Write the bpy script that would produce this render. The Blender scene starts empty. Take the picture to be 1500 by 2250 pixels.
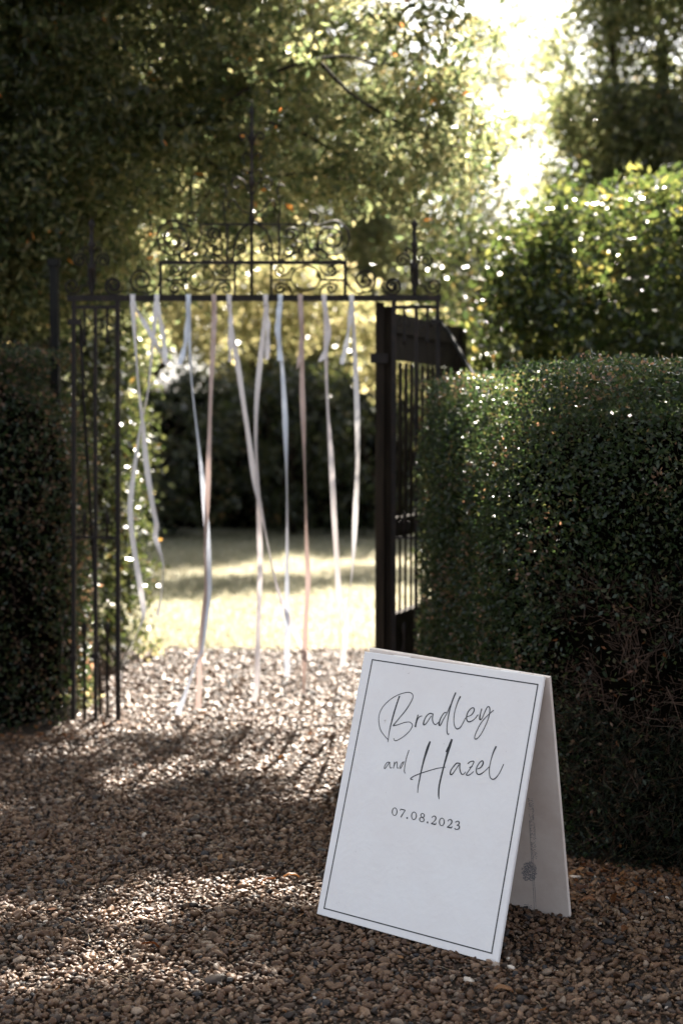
import bpy, math, random
import numpy as np
from mathutils import Vector, Matrix
rng = np.random.default_rng(11)
random.seed(5)
R = math.radians
S = bpy.context.scene

# ---------------------------------------------------------------- camera
YH, CAMH, FPX, GY = 940.0, 1.53, 3125.0, 7.36
PITCH = math.atan((1125 - YH) / FPX)
cam = bpy.data.cameras.new('camera')
cam.sensor_fit = 'VERTICAL'; cam.sensor_height = 36; cam.lens = 50
cam.clip_start = 0.05; cam.clip_end = 600
cam.dof.use_dof = True; cam.dof.focus_distance = 4.25; cam.dof.aperture_fstop = 2.1
camo = bpy.data.objects.new('camera', cam); S.collection.objects.link(camo)
camo.location = (0, 0, CAMH); camo.rotation_euler = (R(90) - PITCH, 0, 0)
S.camera = camo

# ---------------------------------------------------------------- light
SUN_EL, SUN_AZ = R(43), R(8)          # azimuth measured from +Y towards +X
w = bpy.data.worlds.new('World'); S.world = w; w.use_nodes = True
nt = w.node_tree; nt.nodes.clear()
sky = nt.nodes.new('ShaderNodeTexSky'); sky.sky_type = 'NISHITA'; sky.sun_disc = False
sky.sun_elevation = SUN_EL; sky.sun_rotation = SUN_AZ; sky.air_density = 0.8; sky.dust_density = 3.0; sky.ozone_density = 1.0
bg = nt.nodes.new('ShaderNodeBackground'); bg.inputs[1].default_value = 0.055
wo = nt.nodes.new('ShaderNodeOutputWorld')
hs = nt.nodes.new('ShaderNodeHueSaturation'); hs.inputs['Saturation'].default_value = 0.42      # thin white summer haze
nt.links.new(sky.outputs[0], hs.inputs['Color']); nt.links.new(hs.outputs[0], bg.inputs[0]); nt.links.new(bg.outputs[0], wo.inputs[0])
sd = Vector((math.sin(SUN_AZ) * math.cos(SUN_EL), math.cos(SUN_AZ) * math.cos(SUN_EL), math.sin(SUN_EL)))
sun = bpy.data.lights.new('sun', 'SUN'); sun.energy = 5.0; sun.angle = R(0.53); sun.color = (1.0, 0.91, 0.80)
suno = bpy.data.objects.new('sun', sun); S.collection.objects.link(suno)
suno.rotation_euler = sd.to_track_quat('Z', 'Y').to_euler()
S.view_settings.view_transform = 'Standard'; S.view_settings.look = 'None'
S.view_settings.exposure = 2.95; S.view_settings.gamma = 1.0
S.render.engine = 'CYCLES'
cy = S.cycles
cy.use_denoising = True; cy.max_bounces = 8; cy.diffuse_bounces = 3; cy.glossy_bounces = 3
cy.transmission_bounces = 5; cy.transparent_max_bounces = 6; cy.sample_clamp_indirect = 6; cy.sample_clamp_direct = 30

# ---------------------------------------------------------------- pixel helpers (photo measurements -> world)
CP, SP = math.cos(PITCH), math.sin(PITCH)
def ray(x, y):
    c0, c2 = (x - 750) / FPX, (1125 - y) / FPX
    return np.array([c0, CP + c2 * SP, -SP + c2 * CP])
def at(x, y, Y=GY):
    v = ray(x, y); return np.array([0, 0, CAMH]) + v * (Y / v[1])
def ground(x, y):
    v = ray(x, y); return np.array([0, 0, CAMH]) - v * (CAMH / v[2])

# ---------------------------------------------------------------- object helpers
def tag(o, label=None, cat=None, group=None, kind=None):
    if label: o['label'] = label
    if cat: o['category'] = cat
    if group: o['group'] = group
    if kind: o['kind'] = kind
    return o
def empty(name, loc=(0, 0, 0)):
    o = bpy.data.objects.new(name, None); S.collection.objects.link(o); o.location = loc
    o.empty_display_size = 0.1
    return o
def link(name, me, parent=None, world=True):
    o = bpy.data.objects.new(name, me); S.collection.objects.link(o)
    if parent is not None:
        o.parent = parent
        if world:
            off = Vector(parent.location)
            p = parent.parent
            while p is not None: off += Vector(p.location); p = p.parent
            o.location = -off
    return o
def mesh_np(name, V, F, mat=None, smooth=False, attrs=None):
    """V (n,3); F (m,3|4) array or list of faces"""
    me = bpy.data.meshes.new(name)
    V = np.asarray(V, dtype=np.float32)
    if isinstance(F, np.ndarray):
        m, k = F.shape
        me.vertices.add(len(V)); me.vertices.foreach_set('co', V.ravel())
        me.loops.add(m * k); me.loops.foreach_set('vertex_index', F.astype(np.int32).ravel())
        me.polygons.add(m); me.polygons.foreach_set('loop_start', np.arange(0, m * k, k, dtype=np.int32))
        me.update(calc_edges=True)
    else:
        me.from_pydata(V.tolist(), [], F)
    if attrs:
        for n, a in attrs.items():
            at_ = me.attributes.new(n, 'FLOAT', 'POINT'); at_.data.foreach_set('value', np.asarray(a, dtype=np.float32))
    if smooth: me.polygons.foreach_set('use_smooth', np.ones(len(me.polygons), dtype=bool))
    if mat: me.materials.append(mat)
    me.update()
    return me
class MB:
    def __init__(s): s.V = []; s.F = []; s.n = 0
    def add(s, V, F):
        s.V.append(np.asarray(V, float)); s.F += [tuple(int(i) + s.n for i in f) for f in F]; s.n += len(V); return s
    def box(s, c, d, M=None):
        c = np.array(c, float); hx, hy, hz = np.array(d, float) / 2
        P = np.array([[x, y, z] for x in (-hx, hx) for y in (-hy, hy) for z in (-hz, hz)])
        if M is not None: P = P @ np.array(M).T
        return s.add(P + c, [(0, 1, 3, 2), (4, 6, 7, 5), (0, 4, 5, 1), (2, 3, 7, 6), (0, 2, 6, 4), (1, 5, 7, 3)])
    def tube(s, pts, r, sides=6, flat=1.0):
        V, F = tube_arr(pts, r, sides); return s.add(V, F)
    def build(s, name, mat, parent=None, smooth=False):
        me = mesh_np(name, np.vstack(s.V), s.F, mat, smooth); return link(name, me, parent)
def tube_arr(pts, r, sides=6):
    P = np.asarray(pts, float); n = len(P)
    rr = np.broadcast_to(np.asarray(r, float), (n,)) if np.ndim(r) == 0 or len(r) == n else np.interp(np.linspace(0, 1, n), np.linspace(0, 1, len(r)), r)
    T = np.gradient(P, axis=0); T /= np.linalg.norm(T, axis=1)[:, None] + 1e-9
    ref = np.array([0.13, 1.0, 0.21]); ref /= np.linalg.norm(ref)
    A = np.cross(T, ref); A /= np.linalg.norm(A, axis=1)[:, None] + 1e-9
    B = np.cross(T, A)
    a = np.linspace(0, 2 * np.pi, sides, endpoint=False)
    V = (P[:, None] + rr[:, None, None] * (np.cos(a)[None, :, None] * A[:, None] + np.sin(a)[None, :, None] * B[:, None])).reshape(-1, 3)
    F = []
    for i in range(n - 1):
        for j in range(sides):
            k = (j + 1) % sides
            F.append((i * sides + j, i * sides + k, (i + 1) * sides + k, (i + 1) * sides + j))
    F.append(tuple(range(sides - 1, -1, -1))); F.append(tuple((n - 1) * sides + j for j in range(sides)))
    return V, F
def catmull(P, k=8):
    P = np.asarray(P, float)
    if len(P) < 3: 
        t = np.linspace(0, 1, k)[:, None]; return P[0] * (1 - t) + P[1] * t
    Q = np.vstack([2 * P[0] - P[1], P, 2 * P[-1] - P[-2]]); out = []
    for i in range(1, len(Q) - 2):
        p0, p1, p2, p3 = Q[i - 1:i + 3]
        for t in np.linspace(0, 1, k, endpoint=False):
            out.append(0.5 * ((2 * p1) + (-p0 + p2) * t + (2 * p0 - 5 * p1 + 4 * p2 - p3) * t * t + (-p0 + 3 * p1 - 3 * p2 + p3) * t ** 3))
    out.append(P[-1]); return np.array(out)
def snoise(P, f, seed=0):
    """cheap smooth noise in about -1..1"""
    r = np.random.default_rng(seed); o = np.zeros(len(P))
    for i in range(6):
        k = r.normal(size=3); k *= f * (0.6 + 1.1 * r.random()) / np.linalg.norm(k)
        o += np.sin(P @ k + r.random() * 6.28)
    return o / 3.2

# ---------------------------------------------------------------- materials
def newmat(name):
    m = bpy.data.materials.new(name); m.use_nodes = True; nt = m.node_tree; nt.nodes.clear()
    out = nt.nodes.new('ShaderNodeOutputMaterial'); return m, nt, out
def N(nt, t, **kw):
    n = nt.nodes.new(t)
    for k, v in kw.items(): setattr(n, k, v)
    return n
def ramp(nt, stops, interp='LINEAR'):
    n = nt.nodes.new('ShaderNodeValToRGB'); cr = n.color_ramp; cr.interpolation = interp
    while len(cr.elements) < len(stops): cr.elements.new(0.5)
    for e, (p, c) in zip(cr.elements, stops): e.position = p; e.color = (*c, 1)
    return n
def mat_simple(name, stops, scale=20, rough=0.6, bump=0.3, bscale=None, dist=0.002, metal=0, spec=0.5, detail=6, stretch=(1, 1, 1)):
    m, nt, out = newmat(name); L = nt.links.new
    tc = N(nt, 'ShaderNodeTexCoord'); mp = N(nt, 'ShaderNodeMapping'); mp.inputs['Scale'].default_value = stretch
    L(tc.outputs['Object'], mp.inputs[0])
    n1 = N(nt, 'ShaderNodeTexNoise'); n1.inputs['Scale'].default_value = scale; n1.inputs['Detail'].default_value = detail; L(mp.outputs[0], n1.inputs[0])
    r = ramp(nt, stops); L(n1.outputs[0], r.inputs[0])
    b = N(nt, 'ShaderNodeBsdfPrincipled'); L(r.outputs[0], b.inputs['Base Color'])
    b.inputs['Roughness'].default_value = rough; b.inputs['Metallic'].default_value = metal; b.inputs['Specular IOR Level'].default_value = spec
    n2 = N(nt, 'ShaderNodeTexNoise'); n2.inputs['Scale'].default_value = bscale or scale * 3; n2.inputs['Detail'].default_value = 4; L(mp.outputs[0], n2.inputs[0])
    bp = N(nt, 'ShaderNodeBump'); bp.inputs['Strength'].default_value = bump; bp.inputs['Distance'].default_value = dist
    L(n2.outputs[0], bp.inputs['Height']); L(bp.outputs[0], b.inputs['Normal']); L(b.outputs[0], out.inputs[0])
    return m
def mat_leaf(name, stops, tr=0.4, tcol=(1.5, 1.7, 0.5), rough=0.35, spec=0.5):
    m, nt, out = newmat(name); L = nt.links.new
    a = N(nt, 'ShaderNodeAttribute'); a.attribute_name = 'rnd'
    r = ramp(nt, stops); L(a.outputs['Fac'], r.inputs[0])
    b = N(nt, 'ShaderNodeBsdfPrincipled'); L(r.outputs[0], b.inputs['Base Color'])
    b.inputs['Roughness'].default_value = rough; b.inputs['Specular IOR Level'].default_value = spec
    t = N(nt, 'ShaderNodeBsdfTranslucent')
    mx = N(nt, 'ShaderNodeMix', data_type='RGBA', blend_type='MULTIPLY'); mx.inputs[0].default_value = 1
    L(r.outputs[0], mx.inputs[6]); mx.inputs[7].default_value = (*tcol, 1); L(mx.outputs[2], t.inputs[0])
    s = N(nt, 'ShaderNodeMixShader'); s.inputs[0].default_value = tr
    L(b.outputs[0], s.inputs[1]); L(t.outputs[0], s.inputs[2]); L(s.outputs[0], out.inputs[0])
    return m
M = {}
M['iron'] = mat_simple('wrought_iron', [(0.3, (.007, .0055, .005)), (0.6, (.016, .011, .009)), (0.75, (.035, .02, .013))], 25, 0.62, 0.4, 120, 0.001, 0.1, 0.25)
M['timber'] = mat_simple('weathered_timber', [(0.25, (.010, .007, .005)), (0.55, (.020, .014, .009)), (0.8, (.042, .033, .021))], 6, 0.85, 0.6, 30, 0.003, spec=0.2, stretch=(6, 6, 0.6))
M['post'] = mat_simple('old_post', [(0.25, (.006, .006, .006)), (0.7, (.014, .014, .013))], 6, 0.85, 0.5, 30, 0.003, spec=0.2, stretch=(5, 5, 0.6))
M['bark'] = mat_simple('bark', [(0.3, (.010, .007, .005)), (0.6, (.024, .017, .012)), (0.8, (.045, .036, .027))], 12, 0.9, 0.9, 40, 0.01, spec=0.2, stretch=(2, 2, 0.7))
M['twig'] = mat_simple('twig', [(0.3, (.035, .018, .011)), (0.7, (.09, .052, .033))], 14, 0.8, 0.2)
M['core'] = mat_simple('hedge_inside_shade', [(0.3, (.0012, .0012, .0009)), (0.7, (.0035, .003, .002))], 20, 1.0, 0.6, 60, 0.01, spec=0.0)  # near-black colour paints the shade deep inside the hedges
M['core2'] = mat_simple('thicket_inside', [(0.3, (.006, .008, .004)), (0.7, (.016, .018, .009))], 8, 0.95, 0.8, 20, 0.05, spec=0.1)
M['ink'] = mat_simple('black_paint', [(0.3, (.006, .007, .009)), (0.8, (.03, .032, .036))], 260, 0.5, 0.1, detail=3)
M['line'] = mat_simple('black_vinyl', [(0.3, (.008, .009, .011)), (0.8, (.016, .018, .02))], 60, 0.4, 0.0)
M['stamp'] = mat_simple('faded_blue_ink', [(0.35, (.20, .20, .22)), (0.5, (.11, .13, .17)), (0.75, (.06, .08, .13))], 90, 0.7, 0.0)
M['soil'] = mat_simple('soil', [(0.3, (.02, .014, .010)), (0.7, (.05, .037, .026))], 8, 0.95, 0.6, 60, 0.01)
M['gravel_bed'] = mat_simple('gravel_bed', [(0.3, (.03, .022, .016)), (0.55, (.03, .020, .014)), (0.75, (.07, .05, .036))], 45, 0.9, 1.0, 60, 0.02, spec=0.2)
M['lawn'] = mat_simple('lawn_turf', [(0.3, (.17, .175, .115)), (0.7, (.32, .295, .225))], 4, 0.9, 0.7, 60, 0.02, spec=0.1)
M['hedge'] = mat_leaf('small_hedge_leaf', [(0, (.004, .010, .004)), (.5, (.014, .028, .011)), (.80, (.034, .046, .018)), (.89, (.085, .055, .038)), (1, (.15, .10, .075))], .34, (6.4, 5.4, 4.2), .34, .42)
M['yew'] = mat_leaf('yew_spray', [(0, (.003, .006, .003)), (.6, (.007, .014, .006)), (.85, (.018, .020, .009)), (1, (.05, .030, .015))], .15, (1.5, 1.4, .6), .5, .2)
M['oak'] = mat_leaf('evergreen_oak_leaf', [(0, (.006, .011, .005)), (.5, (.018, .024, .011)), (.86, (.044, .045, .023)), (.97, (.06, .052, .028)), (.98, (.20, .085, .022)), (1, (.28, .12, .035))], .62, (14.5, 12.6, 12.0), .27, .48)
M['laurel'] = mat_leaf('glossy_shrub_leaf', [(0, (.010, .020, .006)), (.55, (.026, .040, .012)), (.88, (.07, .08, .026)), (.95, (.15, .13, .04)), (1, (.25, .15, .06))], .38, (4.8, 4.2, 3.4), .28, .6)
M['bay'] = mat_leaf('bay_leaf', [(0, (.010, .015, .006)), (.5, (.024, .029, .012)), (.86, (.052, .050, .024)), (.96, (.07, .06, .03)), (1, (.24, .13, .05))], .55, (10.5, 10.0, 9.6), .28, .55)
M['far'] = mat_leaf('background_leaf', [(0, (.014, .019, .009)), (.5, (.032, .037, .018)), (.9, (.07, .068, .038)), (1, (.16, .12, .06))], .58, (9.0, 8.4, 7.8), .4, .35)
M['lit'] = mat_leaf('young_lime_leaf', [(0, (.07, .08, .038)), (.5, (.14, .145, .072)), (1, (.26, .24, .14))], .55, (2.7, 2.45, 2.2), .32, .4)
M['grass'] = mat_leaf('grass_blade', [(0, (.12, .135, .08)), (.6, (.28, .265, .20)), (1, (.42, .38, .30))], .45, (1.4, 1.35, 1.3), .4, .3)
M['dead'] = mat_leaf('dead_leaf', [(0, (.06, .022, .010)), (.5, (.15, .06, .022)), (1, (.26, .13, .05))], .2, (1.4, 1.1, .7), .5, .4)

M['dead_stem'] = mat_simple('straw', [(0.3, (.16, .11, .06)), (0.7, (.34, .26, .16))], 14, 0.7, 0.1)
M['ivy'] = mat_leaf('ivy_leaf', [(0, (.008, .014, .006)), (.55, (.020, .028, .011)), (.9, (.05, .055, .025)), (1, (.20, .11, .04))], .34, (3.4, 3.1, 2.2), .28, .6)
# stone: colour per instance, speckle per stone
def mat_stone():
    m, nt, out = newmat('flint_gravel'); L = nt.links.new
    a = N(nt, 'ShaderNodeAttribute'); a.attribute_type = 'INSTANCER'; a.attribute_name = 'tone'
    r = ramp(nt, [(0, (.018, .017, .019)), (.10, (.036, .025, .018)), (.30, (.075, .034, .015)), (.46, (.105, .058, .030)), (.62, (.18, .108, .064)), (.74, (.10, .068, .046)), (.86, (.24, .175, .125)), (.94, (.16, .075, .035)), (1, (.50, .43, .36))])
    L(a.outputs['Fac'], r.inputs[0])
    tc = N(nt, 'ShaderNodeTexCoord'); n1 = N(nt, 'ShaderNodeTexNoise'); n1.inputs['Scale'].default_value = 1.6; n1.inputs['Detail'].default_value = 7; n1.inputs['Roughness'].default_value = .65
    g = N(nt, 'ShaderNodeNewGeometry'); mp = N(nt, 'ShaderNodeVectorMath', operation='SCALE'); mp.inputs[3].default_value = 70
    L(g.outputs['Position'], mp.inputs[0]); L(mp.outputs[0], n1.inputs[0])
    r2 = ramp(nt, [(.28, (.5, .46, .43)), (.5, (1, 1, 1)), (.72, (1.35, 1.3, 1.25))]); L(n1.outputs[0], r2.inputs[0])
    mx = N(nt, 'ShaderNodeMix', data_type='RGBA', blend_type='MULTIPLY'); mx.inputs[0].default_value = 1
    L(r.outputs[0], mx.inputs[6]); L(r2.outputs[0], mx.inputs[7])
    b = N(nt, 'ShaderNodeBsdfPrincipled'); L(mx.outputs[2], b.inputs['Base Color']); b.inputs['Roughness'].default_value = .5; b.inputs['Specular IOR Level'].default_value = .32
    bp = N(nt, 'ShaderNodeBump'); bp.inputs['Strength'].default_value = .45; bp.inputs['Distance'].default_value = .002; L(n1.outputs[0], bp.inputs['Height']); L(bp.outputs[0], b.inputs['Normal'])
    L(b.outputs[0], out.inputs[0]); return m
M['stone'] = mat_stone()
def mat_board(name, base, dirt, warm):
    m, nt, out = newmat(name); L = nt.links.new
    tc = N(nt, 'ShaderNodeTexCoord')
    n1 = N(nt, 'ShaderNodeTexNoise'); n1.inputs['Scale'].default_value = 5; n1.inputs['Detail'].default_value = 8; n1.inputs['Roughness'].default_value = .7; L(tc.outputs['Object'], n1.inputs[0])
    r = ramp(nt, [(.3, warm), (.62, base)]); L(n1.outputs[0], r.inputs[0])
    n2 = N(nt, 'ShaderNodeTexNoise'); n2.inputs['Scale'].default_value = 38; n2.inputs['Detail'].default_value = 5; n2.inputs['Roughness'].default_value = .8; L(tc.outputs['Object'], n2.inputs[0])
    r2 = ramp(nt, [(.27, dirt), (.315, (.985, .98, .98)), (.6, (1, 1, 1))]); L(n2.outputs[0], r2.inputs[0])
    mx = N(nt, 'ShaderNodeMix', data_type='RGBA', blend_type='MULTIPLY'); mx.inputs[0].default_value = 1; L(r.outputs[0], mx.inputs[6]); L(r2.outputs[0], mx.inputs[7])
    b = N(nt, 'ShaderNodeBsdfPrincipled'); L(mx.outputs[2], b.inputs['Base Color']); b.inputs['Roughness'].default_value = .5
    # strand-board chips under the paint: stretched cells in random directions
    mp = N(nt, 'ShaderNodeMapping'); mp.inputs['Rotation'].default_value = (.3, .8, .5); mp.inputs['Scale'].default_value = (14, 60, 40); L(tc.outputs['Object'], mp.inputs[0])
    dn = N(nt, 'ShaderNodeTexNoise'); dn.inputs['Scale'].default_value = 9; L(tc.outputs['Object'], dn.inputs[0])
    ad = N(nt, 'ShaderNodeVectorMath', operation='MULTIPLY_ADD'); ad.inputs[1].default_value = (6, 6, 6); L(dn.outputs[1], ad.inputs[0]); L(mp.outputs[0], ad.inputs[2])
    v = N(nt, 'ShaderNodeTexVoronoi'); v.inputs['Scale'].default_value = 1; L(ad.outputs[0], v.inputs[0])
    sm = N(nt, 'ShaderNodeMath', operation='MULTIPLY_ADD'); L(v.outputs[0], sm.inputs[0]); sm.inputs[1].default_value = .6; L(n2.outputs[0], sm.inputs[2])
    bp = N(nt, 'ShaderNodeBump'); bp.inputs['Strength'].default_value = .42; bp.inputs['Distance'].default_value = .0013; L(sm.outputs[0], bp.inputs['Height']); L(bp.outputs[0], b.inputs['Normal'])
    L(b.outputs[0], out.inputs[0]); return m
M['board'] = mat_board('white_painted_board', (.81, .785, .77), (.55, .49, .45), (.775, .735, .715))
M['board_in'] = mat_board('stained_board_inside', (.72, .64, .58), (.45, .36, .30), (.60, .50, .44))
def mat_ribbon(name, c):
    m, nt, out = newmat(name); L = nt.links.new
    tc = N(nt, 'ShaderNodeTexCoord'); mp = N(nt, 'ShaderNodeMapping'); mp.inputs['Scale'].default_value = (900, 900, 60); L(tc.outputs['Object'], mp.inputs[0])
    n = N(nt, 'ShaderNodeTexNoise'); n.inputs['Scale'].default_value = 1; L(mp.outputs[0], n.inputs[0])
    r = ramp(nt, [(.3, tuple(x * .93 for x in c)), (.7, c)]); L(n.outputs[0], r.inputs[0])
    b = N(nt, 'ShaderNodeBsdfPrincipled'); L(r.outputs[0], b.inputs['Base Color']); b.inputs['Roughness'].default_value = .38; b.inputs['Sheen Weight'].default_value = .2
    t = N(nt, 'ShaderNodeBsdfTranslucent'); L(r.outputs[0], t.inputs[0])
    s = N(nt, 'ShaderNodeMixShader'); s.inputs[0].default_value = .16; L(b.outputs[0], s.inputs[1]); L(t.outputs[0], s.inputs[2]); L(s.outputs[0], out.inputs[0]); return m
M['r_white'] = mat_ribbon('ivory_satin', (.78, .74, .725)); M['r_blue'] = mat_ribbon('pale_blue_satin', (.70, .74, .82))
M['r_pink'] = mat_ribbon('blush_satin', (.75, .68, .66)); M['r_tan'] = mat_ribbon('dusty_rose_satin', (.54, .40, .35))

# ---------------------------------------------------------------- foliage helpers
def unit(n, r=rng):
    v = r.normal(size=(n, 3)); return v / np.linalg.norm(v, axis=1)[:, None]
def leaves(C, size, aspect=.45, up=None, upw=0., jit=.35, fold=.25, r=rng):
    """folded four-point leaves: two triangles each, sharing the midrib"""
    n = len(C); d = unit(n, r)
    if up is not None: d = d + np.asarray(up) * upw; d /= np.linalg.norm(d, axis=1)[:, None]
    b = np.cross(d, unit(n, r)); b /= np.linalg.norm(b, axis=1)[:, None] + 1e-9
    nn = np.cross(d, b)
    s = (size * (1 + jit * r.uniform(-1, 1, n)))[:, None]
    mid = C + d * s * .45
    V = np.stack([C, mid + b * s * aspect * .5 + nn * s * fold * .3, C + d * s + nn * s * .08 * fold, mid - b * s * aspect * .5 + nn * s * fold * .3], 1).reshape(-1, 3)
    i = np.arange(n)[:, None] * 4
    F = np.concatenate([i + [[0, 1, 2]], i + [[0, 2, 3]]], 1).reshape(-1, 3)
    return V, F, np.repeat(r.random(n), 4)
def leaf_obj(name, C, size, mat, parent=None, clump=None, **kw):
    V, F, rn = leaves(C, size, **kw)
    if clump is not None: rn = np.clip(rn * .75 + np.repeat(clump, 4) * .25, 0, 1)
    return link(name, mesh_np(name, V, F, mat, False, {'rnd': rn}), parent)
def clumps(cent, rad, per, squash=.7, r=rng):
    n = len(cent); d = unit(n * per, r) * (r.random(n * per) ** .42)[:, None]
    d[:, 2] *= squash
    return np.repeat(cent, per, 0) + d * np.repeat(rad, per)[:, None]
def in_ell(n, c, a, r=rng, shell=.0):
    d = unit(n, r) * ((shell + (1 - shell) * r.random(n)) ** (1 / 3))[:, None]; return np.array(c) + d * np.array(a)
def in_poly(P, poly):
    x, y = P[:, 0], P[:, 1]; c = np.zeros(len(P), bool); j = len(poly) - 1
    for i in range(len(poly)):
        xi, yi = poly[i]; xj, yj = poly[j]
        c ^= ((yi > y) != (yj > y)) & (x < (xj - xi) * (y - yi) / (yj - yi + 1e-12) + xi); j = i
    return c
def round_poly(poly, r, k=6):
    out = []; n = len(poly)
    for i in range(n):
        p0, p1, p2 = (np.array(poly[(i + j - 1) % n], float) for j in range(3))
        a, b = p0 - p1, p2 - p1; la, lb = np.linalg.norm(a), np.linalg.norm(b); rr = min(r, la * .45, lb * .45)
        A, B = p1 + a / la * rr, p1 + b / lb * rr
        for t in np.linspace(0, 1, k): out.append((1 - t) ** 2 * A + 2 * t * (1 - t) * p1 + t * t * B)
    return np.array(out)
def hedge_surface(poly, H, rs, n, depth=.07, seed=1, lump=.03, top=True):
    """random points on the clipped surface (poly counter-clockwise) -> points, outward normals"""
    r = np.random.default_rng(seed); P = poly; Q = np.roll(P, -1, 0); e = Q - P; L = np.linalg.norm(e, axis=1)
    cum = np.concatenate([[0], np.cumsum(L)]); per = cum[-1]
    hw = H - rs + rs * math.pi / 2
    area_side = per * hw; c = P.mean(0)
    bb = P.min(0), P.max(0); x, y = P[:, 0], P[:, 1]; atop = abs(np.sum(x * np.roll(y, -1) - y * np.roll(x, -1))) / 2 if top else 0
    ns = int(n * area_side / (area_side + atop)); nt_ = n - ns
    s = r.random(ns) * per; i = np.searchsorted(cum, s, 'right') - 1; i = np.clip(i, 0, len(P) - 1); f = ((s - cum[i]) / (L[i] + 1e-9))[:, None]
    en = np.stack([e[:, 1], -e[:, 0]], 1) / (L[:, None] + 1e-9)
    p = P[i] + e[i] * f; nn = en[i]
    t = r.random(ns) * hw; arc = t > H - rs; th = np.where(arc, (t - (H - rs)) / rs, 0)
    z = np.where(arc, H - rs + rs * np.sin(th), t); ins = np.where(arc, rs * (1 - np.cos(th)), 0)
    X = np.column_stack([p - nn * ins[:, None], z]); NN = np.column_stack([nn * np.cos(th)[:, None], np.sin(th)])
    if nt_ > 0:
        T = bb[0] + (bb[1] - bb[0]) * r.random((int(nt_ * 2.5), 2)); inner = c + (P - c) * .97
        T = T[in_poly(T, inner)][:nt_]
        X = np.vstack([X, np.column_stack([T, np.full(len(T), H)])]); NN = np.vstack([NN, np.tile([0, 0, 1.], (len(T), 1))])
    off = snoise(X, 9, seed) * lump + snoise(X, 28, seed + 1) * lump * .5 - r.random(len(X)) ** 1.5 * depth
    return X + NN * off[:, None], NN
def hedge_core(poly, H, rs, inset, mat, parent, seed=1):  # added solid that blocks light within the hedge, coloured as its shade
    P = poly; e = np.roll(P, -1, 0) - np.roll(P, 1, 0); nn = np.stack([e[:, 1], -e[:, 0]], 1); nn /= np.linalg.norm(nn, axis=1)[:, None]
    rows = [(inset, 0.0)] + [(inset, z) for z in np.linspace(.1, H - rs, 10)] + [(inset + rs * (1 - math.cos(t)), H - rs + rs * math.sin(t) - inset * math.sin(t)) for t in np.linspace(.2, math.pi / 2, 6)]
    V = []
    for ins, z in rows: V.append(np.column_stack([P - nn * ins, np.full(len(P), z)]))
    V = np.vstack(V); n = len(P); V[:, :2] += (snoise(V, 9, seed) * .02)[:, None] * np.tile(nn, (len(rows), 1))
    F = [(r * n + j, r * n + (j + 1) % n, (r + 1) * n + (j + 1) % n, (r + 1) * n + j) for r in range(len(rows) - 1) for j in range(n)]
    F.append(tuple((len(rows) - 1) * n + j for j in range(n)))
    return link('shade_core', mesh_np('shade_core', V, F, mat), parent)
def twigs(name, P, D, length, rad, mat, parent, seed=3):
    """short bent three-sided twigs, joined"""
    r = np.random.default_rng(seed); n = len(P); L = (length * (.4 + 1.0 * r.random(n)))[:, None]
    d = D + unit(n, r) * .75; d /= np.linalg.norm(d, axis=1)[:, None]
    p1 = P + d * L * .5 + unit(n, r) * L * .08; p2 = P + d * L + unit(n, r) * L * .2
    a = np.cross(d, unit(n, r)); a /= np.linalg.norm(a, axis=1)[:, None]; b = np.cross(d, a)
    rr = (rad * (.5 + r.random(n)))[:, None]; V = []
    for p, k in ((P, 1.), (p1, .8), (p2, .35)):
        for t in (0, 2.1, 4.2): V.append(p + (a * math.cos(t) + b * math.sin(t)) * rr * k)
    V = np.stack(V, 1).reshape(-1, 3); i = np.arange(n)[:, None] * 9; F = []
    for q in (0, 3):
        for j in range(3): F.append(i + [[q + j, q + (j + 1) % 3, q + 3 + (j + 1) % 3, q + 3 + j]])
    F = np.concatenate(F, 1).reshape(-1, 4)
    return link(name, mesh_np(name, V, F, mat), parent)

# ================================================================ ground
def sheet(name, poly, z, mat, nx=1):
    me = mesh_np(name, [(x, y, z) for x, y in poly], [tuple(range(len(poly)))], mat)
    return tag(link(name, me), kind='structure')
sheet('ground', [(-250, -250), (250, -250), (250, 250), (-250, 250)], -.012, M['soil'])
edge = [(x, 9.75 + .09 * math.sin(x * 3.1) + .05 * math.sin(x * 8.3)) for x in np.linspace(-7, 7, 60)]
sheet('gravel_path', [(-7, -8), (7, -8)] + edge[::-1], 0, M['gravel_bed'])
sheet('lawn', edge + [(14, 9.9), (14, 34), (-14, 34), (-14, 9.9)], .004, M['lawn'])

# ---- gravel: real stones instanced over the bed
def hull_stone(k):
    import bmesh
    r = np.random.default_rng(100 + k); bm = bmesh.new()
    n = r.integers(11, 17) if k < 9 else 26
    P = unit(n, r) * (r.uniform(.8, 1.0, n) if k < 9 else np.full(n, 1.))[:, None] * np.array([1, r.uniform(.6, .9), r.uniform(.4, .68)])
    for p in P: bm.verts.new(p * .5)
    bmesh.ops.convex_hull(bm, input=bm.verts)
    bmesh.ops.delete(bm, geom=[v for v in bm.verts if not v.link_faces], context='VERTS')
    if k < 9: bmesh.ops.bevel(bm, geom=list(bm.edges), offset=.035, segments=1, affect='EDGES', profile=.5)
    me = bpy.data.meshes.new('stone'); bm.to_mesh(me); bm.free()
    if k >= 9: me.polygons.foreach_set('use_smooth', np.ones(len(me.polygons), dtype=bool))
    me.materials.append(M['stone']); return me
stone_col = bpy.data.collections.new('stone_shapes')
for k in range(14): stone_col.objects.link(bpy.data.objects.new('stone', hull_stone(k)))
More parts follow.
